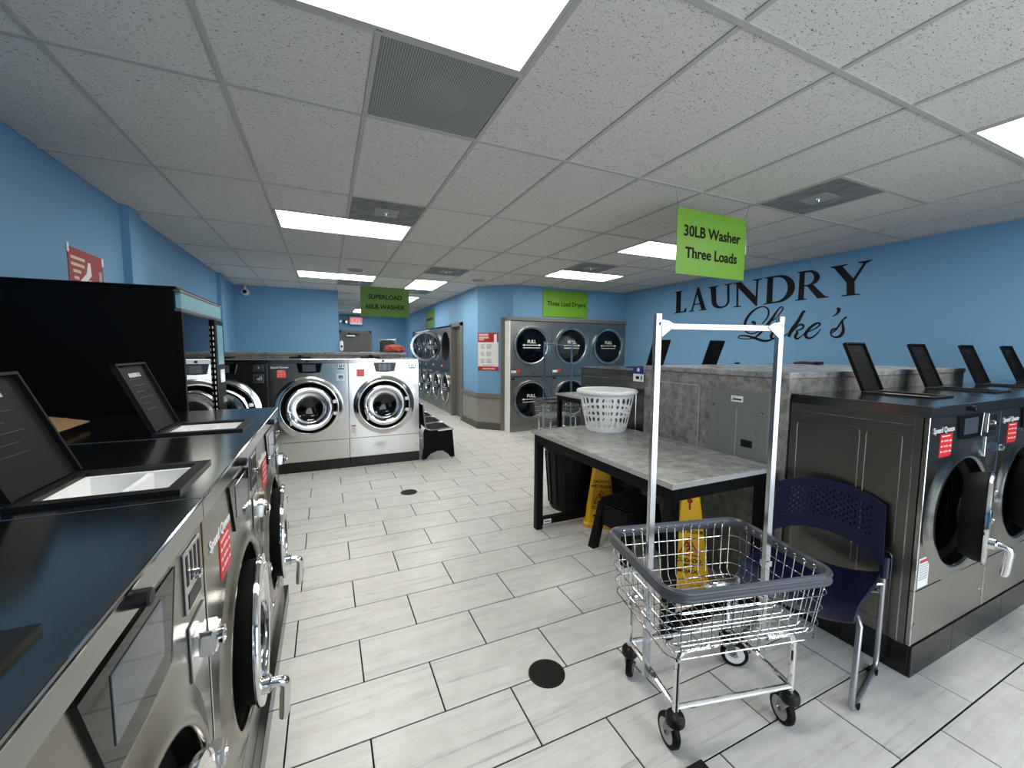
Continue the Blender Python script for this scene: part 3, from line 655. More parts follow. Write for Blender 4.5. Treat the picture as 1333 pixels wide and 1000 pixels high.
# ------------------------------------------------------------------ stack dryers
def make_dryer(label, loc, rz, group, w=.889, opens=(0, 0)):
    t = thing('stack_dryer', label, 'dryer', loc, rz, group); w -= .004
    b = nb(); box(b, 0, .02, 0, .012, .85, 2.08); box(b, w-.012, .02, 0, w, .85, 2.08); box(b, .012, .84, 0, w-.012, .85, 2.08); box(b, .012, .02, 2.065, w-.012, .84, 2.08); box(b, .012, .02, 0, w-.012, .84, .02); box(b, .012, .02, 1.04, w-.012, .84, 1.05)
    obj('cabinet', b, 'dryer_steel', t, smooth=0)
    for k, (z0, z1, cz) in enumerate(((1.17, 2.08, 1.625), (.12, 1.03, .60))):
        cx = .44; R = .355
        b = nb(); plate_hole(b, 0, w, z0, z1, cx, cz, R, 0, .018, 48); fp = obj('front_panel', b, 'dryer_steel', t)
        b = nb(); lathe(b, [(R, .01), (R*.95, .10), (R*.95, .7), (.01, .72)], 36, 'Y', (cx, 0, cz)); obj('drum', b, 'black_void', t, smooth=50)
        hx = cx-R-.03
        b = nb(); lathe(b, [(R-.035, -.010), (R-.03, -.03), (R-.01, -.04), (R+.012, -.036), (R+.02, -.02), (R+.018, -.002), (R-.03, .0), (R-.035, -.010)], 56, 'Y', (cx-hx, 0, 0))
        dr = obj('door', b, 'chrome_dull', t, (hx, -.003, cz), (0, 0, -opens[k]), smooth=45)
        b = nb(); lathe(b, [(R-.033, -.012), (R*.5, -.02), (.003, -.024)], 40, 'Y', (cx-hx, 0, 0)); obj('door_glass', b, 'dryer_glass', dr, smooth=60)
        me = text_me('FULL', .085, .001, .002); c = (cx-hx, -.026, .075); obj('door_lettering', me, 'white_print', dr, c, (PI/2, 0, 0))
        b = nb(); X = cx-hx
        box(b, X-.16, -.026, .006, X+.16, -.0245, .018)
        for s in (-1, 1): prism(b, [(X+s*.20, .012), (X+s*.15, .034), (X+s*.15, -.010)], -.026, -.0245, XZ)
        box(b, X-.18, -.026, -.045, X+.18, -.0245, -.034); obj('fill_line', b, 'white_print', dr, smooth=0)
        b = nb(); box(b, X+R+.0, -.045, -.06, X+R+.02, -.005, .06, .005, 2); obj('door_handle', b, 'chrome', dr)
        b = nb(); box(b, w-.055, -.012, cz-.2, w-.04, 0, cz+.2, .003); obj('side_grip', b, 'chrome', fp)
    b = nb(); box(b, 0, 0, 1.052, w, .018, 1.168, .002); mp = obj('control_panel', b, 'dryer_steel', t)
    b = nb(); box(b, .03, -.004, 1.115, .13, 0, 1.165); obj('reader_screen', b, 'white_plastic', mp, smooth=0)
    b = nb(); box(b, .03, -.006, 1.163, .13, 0, 1.178); box(b, .03, -.004, .985, .1, 0, 1.015); obj('reader_head', b, 'black_plastic', mp, smooth=0)
    b = nb(); lathe(b, [(.034, 0), (.034, -.005), (.028, -.007), (.001, -.007)], 20, 'Y', (.185, 0, 1.15)); obj('red_badge', b, 'red_sticker', mp)
    b = nb()
    for q in range(4): box(b, .035+q*.028, -.003, 1.06, .047+q*.028, 0, 1.105)
    obj('coin_slot', b, 'chrome_dull', mp, smooth=0)
    b = nb(); lathe(b, [(.012, 0), (.012, -.008), (.001, -.009)], 10, 'Y', (.5, 0, 1.10)); obj('key_lock', b, 'black_plastic', mp)
    b = nb(); box(b, 0, .01, 0, w, .02, .117, .002); kp = obj('kick_panel', b, 'dryer_steel', t)
    b = nb(); lathe(b, [(.012, 0), (.012, -.006), (.001, -.007)], 10, 'Y', (.5, .01, .07)); obj('key_lock', b, 'black_plastic', kp)
    return t
GD = 'stack dryers in the right back recess'
dA = make_dryer('left stack dryer of the recess, dark blue clothes in its upper drum', (3.10, DRY, 0), 0, GD)
dB = copy_tree(dA, 'middle stack dryer with cream bedding behind the upper glass', (3.989, DRY, 0))
dC = copy_tree(dA, 'right stack dryer of the recess with an empty upper drum', (4.878, DRY, 0))
b = nb(); box(b, 3.076, DRY-.03, 0, 3.098, DRY+.85, 2.08); struct('trim_10', b, 'poster_white')
GC = 'stack dryers along the corridor'
names = ['corridor stack dryer nearest the door casing with its upper door swung open', 'second corridor stack dryer beyond the open round door', 'third corridor stack dryer, half hidden by the open round door', 'fourth corridor stack dryer near the far wall', 'last corridor stack dryer against the far wall']
c1_ = make_dryer(names[0], (CORX-.01, 9.36+.889, 0), -PI/2, GC, opens=(math.radians(92), 0))
c2_ = make_dryer(names[1], (CORX-.01, 9.36+.889*2, 0), -PI/2, GC)
for k in range(2, 5): copy_tree(c2_, names[k], (CORX-.01, 9.36+.889*(k+1), 0))
# laundry in the drums
def blob(name, m, c, r, sq=(1, 1, 1), amp=.3, sc=3.0, seed=0, sub=4):
    b = nb(); bmesh.ops.create_icosphere(b, subdivisions=sub, radius=1)
    for v in b.verts:
        d = v.co.normalized(); n = noise.noise(d*sc*.6+Vector((seed, 0, 0)))*.8+abs(noise.noise(d*sc*1.7+Vector((0, seed, 0))))*.7-.2
        p = d*(1+amp*n); v.co = Vector((c[0]+p.x*r*sq[0], c[1]+p.y*r*sq[1], c[2]+max(p.z, -.75)*r*sq[2]))
    return obj(name, b, m, smooth=80)
tag(blob('blue_laundry', 'cloth_blue', (3.54, DRY+.22, 1.46), .20, (1.1, .8, .75), .35, 3.4, 3), 'dark blue clothes bunched in the upper left dryer drum', 'laundry')
tag(blob('cream_bedding', 'cloth_cream', (4.45, DRY+.22, 1.58), .25, (1.0, .75, 1.05), .28, 3.2, 8), 'cream bedding filling the upper middle dryer drum', 'laundry')

# ------------------------------------------------------------------ vending machine
t = thing('vending_machine', 'tall black vending machine against the left wall, teal header and dark glass front', 'vending machine', (-.76, 2.95, 0))
DX = WL+.76
b = nb(); box(b, DX+.01, 0, .08, -.02, .02, 1.88); box(b, DX+.01, 1.03, .08, -.02, 1.05, 1.88); box(b, DX+.01, .02, .08, DX+.03, 1.03, 1.88); box(b, DX+.03, .02, .08, -.02, 1.03, .1); obj('cabinet', b, 'vend_black', t, smooth=0)
b = nb(); box(b, DX+.01, -.008, 1.88, -.004, 1.058, 1.895, .003); obj('top', b, 'vend_black', t)
b = nb(); box(b, -.02, .03, 1.775, .006, 1.02, 1.865); obj('header', b, 'vend_teal', t, smooth=0)
b = nb(); box(b, -.02, 0, 1.865, .012, 1.05, 1.88, .002); box(b, -.02, 0, 1.755, .012, 1.05, 1.772, .002); obj('front_trim', b, 'vend_trim', t)
b = nb(); box(b, -.02, 0, .08, .012, .03, 1.755, .002); obj('hinge_post', b, 'vend_black', t)
b = nb(); box(b, -.02, .76, .08, .012, 1.05, 1.755, .002); cp = obj('selection_panel', b, 'vend_black', t)
b = nb(); box(b, .012, .82, 1.42, .015, 1.0, 1.72); obj('panel_graphic', b, 'vend_teal', cp, smooth=0)
b = nb(); box(b, .012, .84, 1.28, .02, .98, 1.38); box(b, .012, .84, 1.12, .03, .98, 1.17); obj('coin_unit', b, 'chrome_dull', cp, smooth=0)
b = nb(); box(b, -.012, .03, .45, -.006, .76, 1.755); obj('window_glass', b, 'vending_glass', t, smooth=0)
b = nb(); box(b, -.02, .03, .08, .008, .76, .45, .002); obj('delivery_door', b, 'vend_black', t)
b = nb(); box(b, -.40, .035, .46, -.38, .755, 1.74); obj('inner_back', b, 'black_void', t, smooth=0)
b = nb()
for k in range(30): box(b, .001, .742, .5+k*.041, .006, .752, .52+k*.041)
obj('price_strip', b, 'white_print', t, smooth=0)
b = nb()
for y in (.05, 1.0):
    for x in (DX+.06, -.06): cyl(b, (x, y, 0), (x, y, .08), .025, 10)
obj('foot', b, 'black_plastic', t)
# cardboard on the far left washer
b = nb(); c = onZ(117, 549, 1.225); q = onZ(52, 571, 1.225); prism(b, [(c.x, c.y), (-1.16, 2.56), (-1.2, 2.24), (q.x, q.y)], 1.2245, 1.2285, XY)
for x, y in ((-1.1, 2.5), (-1.05, 2.3)): box(b, x-.02, y-.02, 1.2005, x+.02, y+.02, 1.2245)
tag(obj('cardboard_sheet', b, 'cardboard', smooth=0), 'brown cardboard sheet lying on the far left washer top', 'cardboard')

# ------------------------------------------------------------------ red notice on the left wall
t = thing('torn_notice', 'dark red notice with a torn white streak high on the left wall', 'notice', (WL+.004, 3.765, 1.915))
b = nb(); box(b, -.004, 0, -.1, 0, .47, .31); obj('card', b, 'dark_red', t, smooth=0)
b = nb(); prism(b, [(.06, -.1), (.08, .02), (.14, .10), (.22, .16), (.25, .24), (.28, .24), (.29, .15), (.2, .09), (.13, .02), (.12, -.02), (.2, -.0), (.3, -.02), (.38, -.05), (.38, -.1)], .0005, .002, YZ); obj('torn_streak', b, 'white_print', t, smooth=0)
b = nb(); box(b, 0, .40, -.09, .002, .445, .2); obj('device_picture', b, 'vent_plate', t, smooth=0)
b = nb()
for k, (a, c) in enumerate(((.03, .21), (.03, .2), (.05, .15), (.06, .12))): box(b, 0, a, .235-k*.045, .001, c, .255-k*.045)
for k, (a, c) in enumerate(((.24, .34), (.22, .35), (.2, .28))): box(b, 0, a, .10-k*.035, .001, c, .115-k*.035)
obj('print', b, 'bucket_pink', t, smooth=0)
b = nb(); box(b, -.002, -.01, .27, .004, .012, .33, .002); box(b, -.002, .455, .25, .004, .478, .31, .002); obj('mounting_tape', b, 'white_plastic', t)

# ------------------------------------------------------------------ signs
def hang_sign(name, label, x0, x1, z0, z1, y, lines, size, m, sx):
    t = thing(name, label, 'sign', ((x0+x1)/2, y, z0), 0, 'hanging green signs'); w, h = x1-x0, z1-z0
    b = nb(); box(b, -w/2, -.002, 0, w/2, .002, h); obj('board', b, m, t, smooth=0)
    for k, s in enumerate(lines): text(s, size, 'ink', t, (0, -.0035, h*(.66-.33*k)), bold=size*.022, sx=sx)
    b = nb()
    for s in (-1, 1): tube(b, [(s*(w/2-.015), 0, h-.015), (s*(w/2+.03), 0, H-z0-.003)], .0018, 5)
    obj('hanging_wire', b, 'chrome_dull', t)
    b = nb()
    for s in (-1, 1): lathe(b, [(.009, -.004), (.006, -.005), (.005, -.003)], 10, 'Y', (s*(w/2-.015), 0, h-.015))
    obj('eyelet', b, 'chrome', t); return t
hang_sign('hanging_sign', 'hanging lime green sign about thirty pound washers, nearest the camera', 2.405, 3.16, 2.125, 2.61, 2.332, ['30LB Washer', 'Three Loads'], .112, 'sign_green', 1.0)
hang_sign('hanging_sign', 'hanging darker green superload sign above the large washers', .545, 1.335, 2.085, 2.575, 7.209, ['SUPERLOAD', '60LB WASHER'], .105, 'sign_green_dark', .95)
t = thing('wall_sign', 'lime green three load dryers sign on the wall above the dryers', 'sign', (4.33, K2[1]-.012, 2.19))
b = nb(); box(b, -.51, 0, 0, .51, .012, .51, .004); obj('board', b, 'sign_green', t); text('Three Load Dryers', .122, 'ink', t, (.02, -.001, .25), bold=.0022, sx=.92)
b = nb(); box(b, -.515, .004, -.006, .515, .0118, .516); obj('back_edge', b, 'sign_green_dark', t, smooth=0)
t = thing('wall_sign', 'small green sign on the corridor wall above the dryers', 'sign', (CORX-.015, 11.4, 2.13))
b = nb(); box(b, 0, -.5, 0, .015, .5, .5, .004); obj('board', b, 'sign_green_dark', t); b = nb(); box(b, -.001, -.36, .22, 0, .36, .28); obj('print', b, 'ink', t, smooth=0)
# hanging bare wire
b = nb(); tube(b, [(3.62, 2.66, H), (3.62, 2.66, H-.30)], .0022, 5); lathe(b, [(.002, -.012), (.006, -.006), (.002, 0)], 8, 'Z', (3.62, 2.66, H-.30)); tag(obj('dangling_wire', b, 'chrome_dull'), 'thin bare wire dangling from the ceiling before the lettering', 'wire')
# big wall lettering
t = thing('wall_lettering', 'large black serif and script lettering on the right blue wall', 'lettering', (WR, 0, 0))
def wl(px, py, s=.21, ox=870, oy=330): p = onX(ox+px*s, oy+py*s, WR); return p.y, p.z
def letter(polys, q):
    # polys: outlines in unit square (first outer, others holes), q = photo corners TL, TR, BR, BL
    P = [wl(*c) for c in q]
    def mp(u, v):
        top = (P[0][0]+(P[1][0]-P[0][0])*u, P[0][1]+(P[1][1]-P[0][1])*u); bot = (P[3][0]+(P[2][0]-P[3][0])*u, P[3][1]+(P[2][1]-P[3][1])*u)
        return bot[0]+(top[0]-bot[0])*v, bot[1]+(top[1]-bot[1])*v
    cu = bpy.data.curves.new('l', 'CURVE'); cu.dimensions = '2D'; cu.fill_mode = 'BOTH'; cu.extrude = .003
    for pl in polys:
        sp = cu.splines.new('POLY'); sp.points.add(len(pl)-1); sp.use_cyclic_u = True
        for i, (u, v) in enumerate(pl): y, z = mp(u, v); sp.points[i].co = (-y, z, 0, 1)
    to = bpy.data.objects.new('l', cu); COL.objects.link(to); bpy.context.view_layer.update()
    me = bpy.data.meshes.new_from_object(to.evaluated_get(bpy.context.evaluated_depsgraph_get())); bpy.data.objects.remove(to)
    # local x=-y, y=z, extrude along local z -> world x
    me.transform(Matrix(((0, 0, -1, -.005), (-1, 0, 0, 0), (0, 1, 0, 0), (0, 0, 0, 1))))
    obj('letter', me, 'ink', t)
def arc(cx, cy, rx, ry, a0, a1, n=14): return [(cx+rx*math.cos(math.radians(a0+(a1-a0)*k/n)), cy+ry*math.sin(math.radians(a0+(a1-a0)*k/n))) for k in range(n+1)]
sl = lambda x0, x1, y, up: [(x0, y), (x1, y)]
LL = [[(0, 0), (1, 0), (1, .20), (.97, .20), (.80, .05), (.56, .045), (.56, .95), (.72, .975), (.72, 1), (.02, 1), (.02, .975), (.18, .95), (.18, .05), (0, .025)]]
LA = [[(0, 0), (.30, 0), (.30, .025), (.21, .05), (.29, .27), (.62, .27), (.70, .05), (.58, .025), (.58, 0), (1, 0), (1, .025), (.93, .05), (.56, 1), (.47, 1), (.13, .06), (0, .025)], [(.31, .32), (.60, .32), (.455, .74)]]
LU = [[(0, 1), (.42, 1), (.42, .975), (.33, .95), (.33, .30)] + arc(.55, .30, .22, .22, 180, 270, 6) + arc(.58, .30, .20, .22, 270, 360, 6) + [(.78, .95), (.66, .975), (.66, 1), (1, 1), (1, .975), (.86, .95), (.86, .28)] + arc(.50, .28, .36, .28, 0, -180, 16) + [(.10, .95), (0, .975)]]
LN = [[(0, 0), (.30, 0), (.30, .025), (.18, .06), (.18, .78), (.84, -.02), (.88, -.02), (.88, .94), (1, .975), (1, 1), (.70, 1), (.70, .975), (.82, .94), (.82, .33), (.28, 1), (.0, 1), (.0, .975), (.12, .93), (.12, .06), (0, .025)]]
LD = [[(0, 0), (.48, 0)] + arc(.48, .5, .52, .5, -90, 90, 20) + [(0, 1), (0, .975), (.10, .95), (.10, .05), (0, .025)], [(.29, .06), (.40, .06)] + arc(.42, .5, .36, .44, -80, 80, 16) + [(.40, .94), (.29, .94)]]
LR_ = [[(0, 0), (.36, 0), (.36, .025), (.26, .05), (.26, .46), (.36, .46), (.68, 0), (1, 0), (1, .025), (.90, .05), (.54, .50)] + arc(.46, .735, .30, .245, -60, 70, 12) + [(.50, 1), (0, 1), (0, .975), (.09, .95), (.09, .05), (0, .025)], [(.26, .51), (.38, .51)] + arc(.38, .73, .20, .21, -80, 80, 12) + [(.26, .94)]]
LY = [[(.27, 0), (.70, 0), (.70, .025), (.58, .05), (.58, .42), (.86, .92), (1, .985), (1, 1), (.68, 1), (.68, .975), (.80, .93), (.56, .52), (.30, .94), (.42, .975), (.42, 1), (0, 1), (0, .975), (.09, .94), (.40, .42), (.40, .05), (.27, .025)]]
for pl, q in ((LL, ((40, 240), (112, 228), (112, 362), (35, 374))), (LA, ((135, 222), (238, 202), (240, 350), (130, 362))), (LU, ((248, 210), (402, 183), (402, 333), (252, 348))), (LN, ((405, 184), (582, 154), (572, 320), (405, 335))),
              (LD, ((600, 150), (786, 118), (786, 292), (590, 318))), (LR_, ((802, 116), (985, 88), (995, 272), (788, 294))), (LY, ((1008, 84), (1265, 38), (1275, 248), (1005, 273)))): letter(pl, q)
def stroke(pts, s=.1275, ox=950, oy=390):
    # pts: (px,py,width px); smooth Catmull-Rom ribbon on the wall
    P = [Vector((x, y, w)) for x, y, w in pts]; S = []
    for i in range(len(P)-1):
        p0, p1, p2, p3 = P[max(i-1, 0)], P[i], P[i+1], P[min(i+2, len(P)-1)]
        for k in range(6):
            u = k/6; S.append(.5*((2*p1)+(p2-p0)*u+(2*p0-5*p1+4*p2-p3)*u*u+(-p0+3*p1-3*p2+p3)*u**3))
    S.append(P[-1]); b = nb(); rows = []
    for i, p in enumerate(S):
        d = (S[min(i+1, len(S)-1)]-S[max(i-1, 0)]); d.z = 0; d.normalize(); nrm = Vector((-d.y, d.x, 0)); row = []
        for sg in (-1, 1):
            q = p+nrm*(sg*p.z/2); y, z = wl(q.x, q.y, s, ox, oy)
            row += [b.verts.new((-.006, y, z)), b.verts.new((-.001, y, z))]
        rows.append(row)
    for a, c in zip(rows[:-1], rows[1:]):
        for i, j in ((0, 2), (2, 3), (3, 1), (1, 0)): b.faces.new((a[i], a[j], c[j], c[i]))
    b.faces.new([rows[0][k] for k in (0, 1, 3, 2)]); b.faces.new([rows[-1][k] for k in (0, 2, 3, 1)])
    return b
def script(name, *ss):
    b = nb()
    for s in ss:
        x = stroke(s); me = bpy.data.meshes.new('x'); x.to_mesh(me); x.free(); b.from_mesh(me); bpy.data.meshes.remove(me)
    obj(name, b, 'ink', t, smooth=0)
script('letter', [(225, 238, 22), (243, 232, 30), (262, 240, 14), (250, 262, 10), (200, 275, 8)],
       [(330, 250, 8), (385, 185, 14), (398, 120, 16), (375, 82, 14), (330, 74, 12), (270, 95, 16), (205, 150, 22), (160, 230, 26), (155, 300, 20), (185, 340, 14), (240, 348, 12), (300, 320, 14), (360, 270, 12)],
       [(545, 80, 10), (525, 76, 12), (490, 110, 14), (430, 200, 26), (375, 270, 28), (310, 345, 22), (260, 385, 14), (190, 402, 10), (120, 400, 10), (90, 388, 12), (110, 370, 14), (180, 372, 18), (260, 395, 26), (340, 420, 26), (400, 418, 20), (450, 395, 10)],
       [(545, 80, 10), (540, 105, 12), (500, 160, 10), (440, 220, 8)])
script('letter', [(480, 262, 12), (450, 320, 24), (425, 370, 28), (430, 395, 22), (460, 392, 14), (510, 340, 10), (555, 270, 12)], [(560, 255, 20), (530, 320, 26), (498, 375, 28), (510, 398, 20), (545, 385, 12), (590, 345, 8)])
script('letter', [(775, 122, 12), (750, 130, 26), (700, 220, 32), (640, 300, 32), (600, 380, 30)], [(640, 330, 8), (690, 275, 12), (730, 255, 20), (755, 270, 20), (735, 300, 16), (680, 318, 10)], [(680, 318, 10), (690, 340, 24), (670, 375, 28), (685, 400, 22), (720, 385, 10), (770, 340, 8)])
script('letter', [(780, 335, 10), (850, 310, 10), (910, 270, 14), (920, 245, 18), (890, 242, 20), (830, 280, 26), (780, 340, 30), (780, 380, 26), (820, 395, 18), (880, 360, 12), (930, 300, 8)])
script('letter', [(1095, 100, 20), (1112, 95, 28), (1115, 110, 34), (1095, 145, 18), (1050, 175, 6)])
script('letter', [(1040, 345, 6), (1090, 300, 16), (1150, 215, 14), (1185, 185, 18), (1195, 178, 12)], [(1150, 215, 10), (1155, 260, 22), (1160, 320, 30), (1130, 370, 28), (1080, 385, 18), (1040, 368, 14), (1032, 335, 16), (1050, 305, 18), (1085, 297, 16)])
# poster on the angled wall
ang = math.atan2(dv.y, dv.x)
pc = Vector((K1[0], K1[1], 0))+dv*.012+nv*.004
t = thing('instruction_poster', 'red and white instruction poster on the angled corner wall', 'poster', (pc.x, pc.y, 1.15), ang)
b = nb(); box(b, 0, -.003, 0, .43, 0, .72); obj('sheet', b, 'poster_white', t, smooth=0)
b = nb(); box(b, 0, -.0042, .54, .43, -.003, .72); box(b, 0, -.0042, 0, .43, -.003, .075); obj('red_band', b, 'poster_red', t, smooth=0)
b = nb(); box(b, .02, -.005, .66, .22, -.0042, .70); box(b, .02, -.005, .61, .23, -.0042, .645); box(b, .02, -.005, .575, .13, -.0042, .60); box(b, .10, -.005, .02, .36, -.0042, .045); obj('heading_print', b, 'bucket_pink', t, smooth=0)
b = nb(); box(b, .34, -.006, .53, .40, -.0042, .69, .001); obj('device_picture', b, 'white_plastic', t)
b = nb()
for k in range(3):
    z = .49-k*.14; box(b, .025, -.0038, z-.04, .032, -.003, z)
    for q in range(5): box(b, .06, -.0038, z-.018*q, .06+.09*(.7+.3*random.random()), -.003, z-.018*q+.008); box(b, .18, -.0038, z-.018*q, .18+.12*(.7+.3*random.random()), -.003, z-.018*q+.008)
box(b, .09, -.0038, .092, .33, -.003, .10); obj('body_print', b, 'grey_print', t, smooth=0)

# ------------------------------------------------------------------ exit sign, camera, small wall things
t = thing('exit_sign', 'lit white exit sign with red letters above the far door', 'exit sign', (1.0, FARY-.2, 2.40))
b = nb(); box(b, -.2, -.03, 0, .2, .03, .26, .006); obj('box', b, 'exit_white', t)
text('EXIT', .21, 'exit_red', t, (0, -.032, .14), bold=.004)
b = nb(); box(b, -.06, .03, .08, .06, .2, .18); obj('bracket', b, 'exit_white', t, smooth=0)
t = thing('emergency_light', 'small twin emergency lamp beside the far exit sign', 'lamp', (.62, FARY-.001, 2.5))
b = nb(); box(b, -.09, -.06, -.05, .09, 0, .05, .006); obj('body', b, 'black_plastic', t)
b = nb()
for s in (-1, 1): lathe(b, [(.02, -.06), (.05, -.10), (.05, -.13), (.002, -.125)], 12, 'Y', (s*.09, 0, 0))
obj('lamp_head', b, 'chrome_dull', t)
t = thing('security_camera', 'white dome security camera in the far left ceiling corner', 'security camera', (-1.36, ALCY-.06, H-.13)); t.scale = (.72, .72, .72)
b = nb(); lathe(b, [(.001, .09), (.085, .085), (.09, .07), (.09, -.02), (.07, -.06), (.04, -.082), (.001, -.09)], 24, 'Y'); obj('housing', b, 'cam_white', t)
b = nb(); lathe(b, [(.05, -.075), (.045, -.094), (.001, -.098)], 16, 'Y'); obj('lens', b, 'black_gloss', t)
b = nb(); box(b, -.025, .0, .04, .025, .06, .17); obj('bracket', b, 'cam_white', t)
t = thing('soap_dispenser', 'white dispenser on the wall edge left of the far door', 'dispenser', (ALCX+.04, ALCY-.02, 1.50))
b = nb(); box(b, -.035, -.08, 0, .035, .02, .22, .02, 3); obj('case', b, 'white_plastic', t); b = nb(); lathe(b, [(.022, -.085), (.018, -.092), (.001, -.093)], 12, 'Y', (0, 0, .1)); obj('sensor', b, 'black_gloss', t)
# cloth on the counter
tag(blob('coral_cloth', 'cloth_coral', (1.02, 6.82, 1.545), .075, (2.1, 1.5, .9), .5, 3.6, 5), 'crumpled coral red cloth on the counter behind the large washers', 'cloth')
t = thing('clothes_rail_bag', 'black bag hung between two posts behind the far counter', 'bag', (1.14, 8.6, 0))
b = nb(); box(b, -.14, -.04, .95, .14, .04, 1.72, .03, 2); obj('bag', b, 'cloth_dark', t)
b = nb()
for s in (-1, 1): cyl(b, (s*.17, 0, 0), (s*.17, 0, 1.78), .012, 8)
cyl(b, (-.17, 0, 1.735), (.17, 0, 1.735), .01, 8)
for s in (-1, 1): box(b, s*.17-.015, -.2, 0, s*.17+.015, .2, .03)
obj('stand', b, 'chair_tube', t)

# ------------------------------------------------------------------ bench
t = thing('beam_bench', 'black beam bench with four seats against the large washers', 'bench', (1.17, 5.56, 0))
prof = [(0, .80), (.03, .78), (.045, .60), (.06, .47), (.09, .43), (.15, .415), (.36, .43), (.44, .425), (.46, .40)]
for k in range(4):
    b = nb(); y0 = .02+k*.56; A = []
    for (x, z) in prof: A.append([b.verts.new((x, y0, z)), b.verts.new((x, y0+.50, z))])
    for a, c in zip(A[:-1], A[1:]): b.faces.new((a[0], a[1], c[1], c[0]))
    bmesh.ops.solidify(b, geom=list(b.faces), thickness=.012); st = obj('seat_shell', b, 'stool_black', t, smooth=50)
    b = nb(); tube(b, [(x, y0, z+.004) for x, z in prof], .009, 6); tube(b, [(x, y0+.5, z+.004) for x, z in prof], .009, 6); obj('seat_edging', b, 'chair_tube', st)
for k, y in enumerate((0, 2.24)):
    b = nb(); prism(b, [(.0, .02), (.06, .02), (.12, .09), (.22, .125), (.30, .12), (.38, .06), (.41, .02), (.47, .02), (.46, .15), (.44, .41), (.15, .395), (.05, .45), (.03, .40), (.03, .2)], y, y+.02, XZ); e = obj('end_panel', b, 'black_metal', t, smooth=0)
    b = nb()
    for x in (.03, .44): cyl(b, (x, y+.01, 0), (x, y+.01, .022), .014, 8)
    obj('foot', b, 'chrome_dull', e)
b = nb(); box(b, .2, .02, .34, .26, 2.24, .39); obj('beam', b, 'black_metal', t, smooth=0)
b = nb(); box(b, -.01, .03, .30, .03, .06, .34); obj('beam_cap', b, 'chair_tube', t, smooth=0)

# ------------------------------------------------------------------ tables
def folding_table(label, x0, x1, y0, y1, zt, legs):
    t = thing('folding_table', label, 'table', (x0, y0, 0), 0, 'grey topped folding tables'); w, d = x1-x0, y1-y0
    b = nb(); box(b, 0, 0, zt-.028, w, d, zt-.004); tp = obj('table_top', b, 'table_edge', t, smooth=0)
    b = nb(); box(b, .002, .002, zt-.004, w-.002, d-.002, zt, .0015); obj('laminate_surface', b, 'laminate_top', tp)
    zb = zt-.028; q = .06
    for lx, ly in ((.02, .02), (.02, d-.02-q), (w-.02-q, .02), (w-.02-q, d-.02-q)):
        b = nb(); box(b, lx, ly, .0, lx+q, ly+q, zb, .004); obj('leg', b, 'black_metal', t)
    for a in ((.02+q, .02, w-.02-q, .02+q), (.02+q, d-.02-q, w-.02-q, d-.02), (.02, .02+q, .02+q, d-.02-q), (w-.02-q, .02+q, w-.02, d-.02-q)):
        b = nb(); box(b, a[0], a[1], zb-.075, a[2], a[3], zb, .003); obj('apron', b, 'black_metal', t)
    b = nb(); box(b, .02+q, d-.02-q, .035, w-.02-q, d-.02, .095, .003); obj('foot_rail', b, 'black_metal', t)
    b = nb(); box(b, .02+q, .02, .035, w-.02-q, .02+q, .095, .003); obj('foot_rail', b, 'black_metal', t)
    return t
tb = folding_table('grey topped black framed table under the white laundry basket', 1.585, 2.405, 1.50, 3.07, .865, 4)
b = nb(); box(b, .085, 1.487, .045, .16, 1.4895, .085); s_ = obj('maker_tag', b, 'label_tag', tb, smooth=0); b = nb(); box(b, .095, 1.486, .06, .15, 1.4872, .068); obj('tag_print', b, 'ink', s_, smooth=0)
tb2 = folding_table('second table behind the first, seen left of the white basket', 3.33, 4.15, 4.25, 5.62, .865, 4)

# ------------------------------------------------------------------ laundry baskets
t = thing('laundry_basket', 'white slotted plastic laundry basket on the table', 'laundry basket', (2.185, 2.83, .866)); t.scale = (.80, .80, .97)
n = 26; zs = [0, .015, .03, .04, .135, .15, .19, .205, .30, .325, .345]
rad = lambda z: .205+.085*(z/.345)**.9
fn = lambda u, v: Vector((rad(v)*math.cos(u), rad(v)*math.sin(u), v))
us = [2*PI*k/n for k in range(n+1)]
holes = {(i, 3) for i in range(n)} | {(i, 5) for i in range(n)} | {(i, 7) for i in range(n)}
b = nb(); panel_grid(b, fn, us, zs, holes, .003, True, (.15, .03)); obj('basket_wall', b, 'white_plastic', t, smooth=50)
b = nb(); lathe(b, [(.001, .002), (.2, .002), (.207, .006), (.2, .012), (.001, .012)], 36); obj('basket_floor', b, 'white_plastic', t, smooth=50)
b = nb(); lathe(b, [(.284, .325), (.30, .322), (.318, .330), (.322, .345), (.312, .358), (.295, .360), (.286, .352), (.284, .325)], 56); obj('rim', b, 'white_plastic', t, smooth=60)

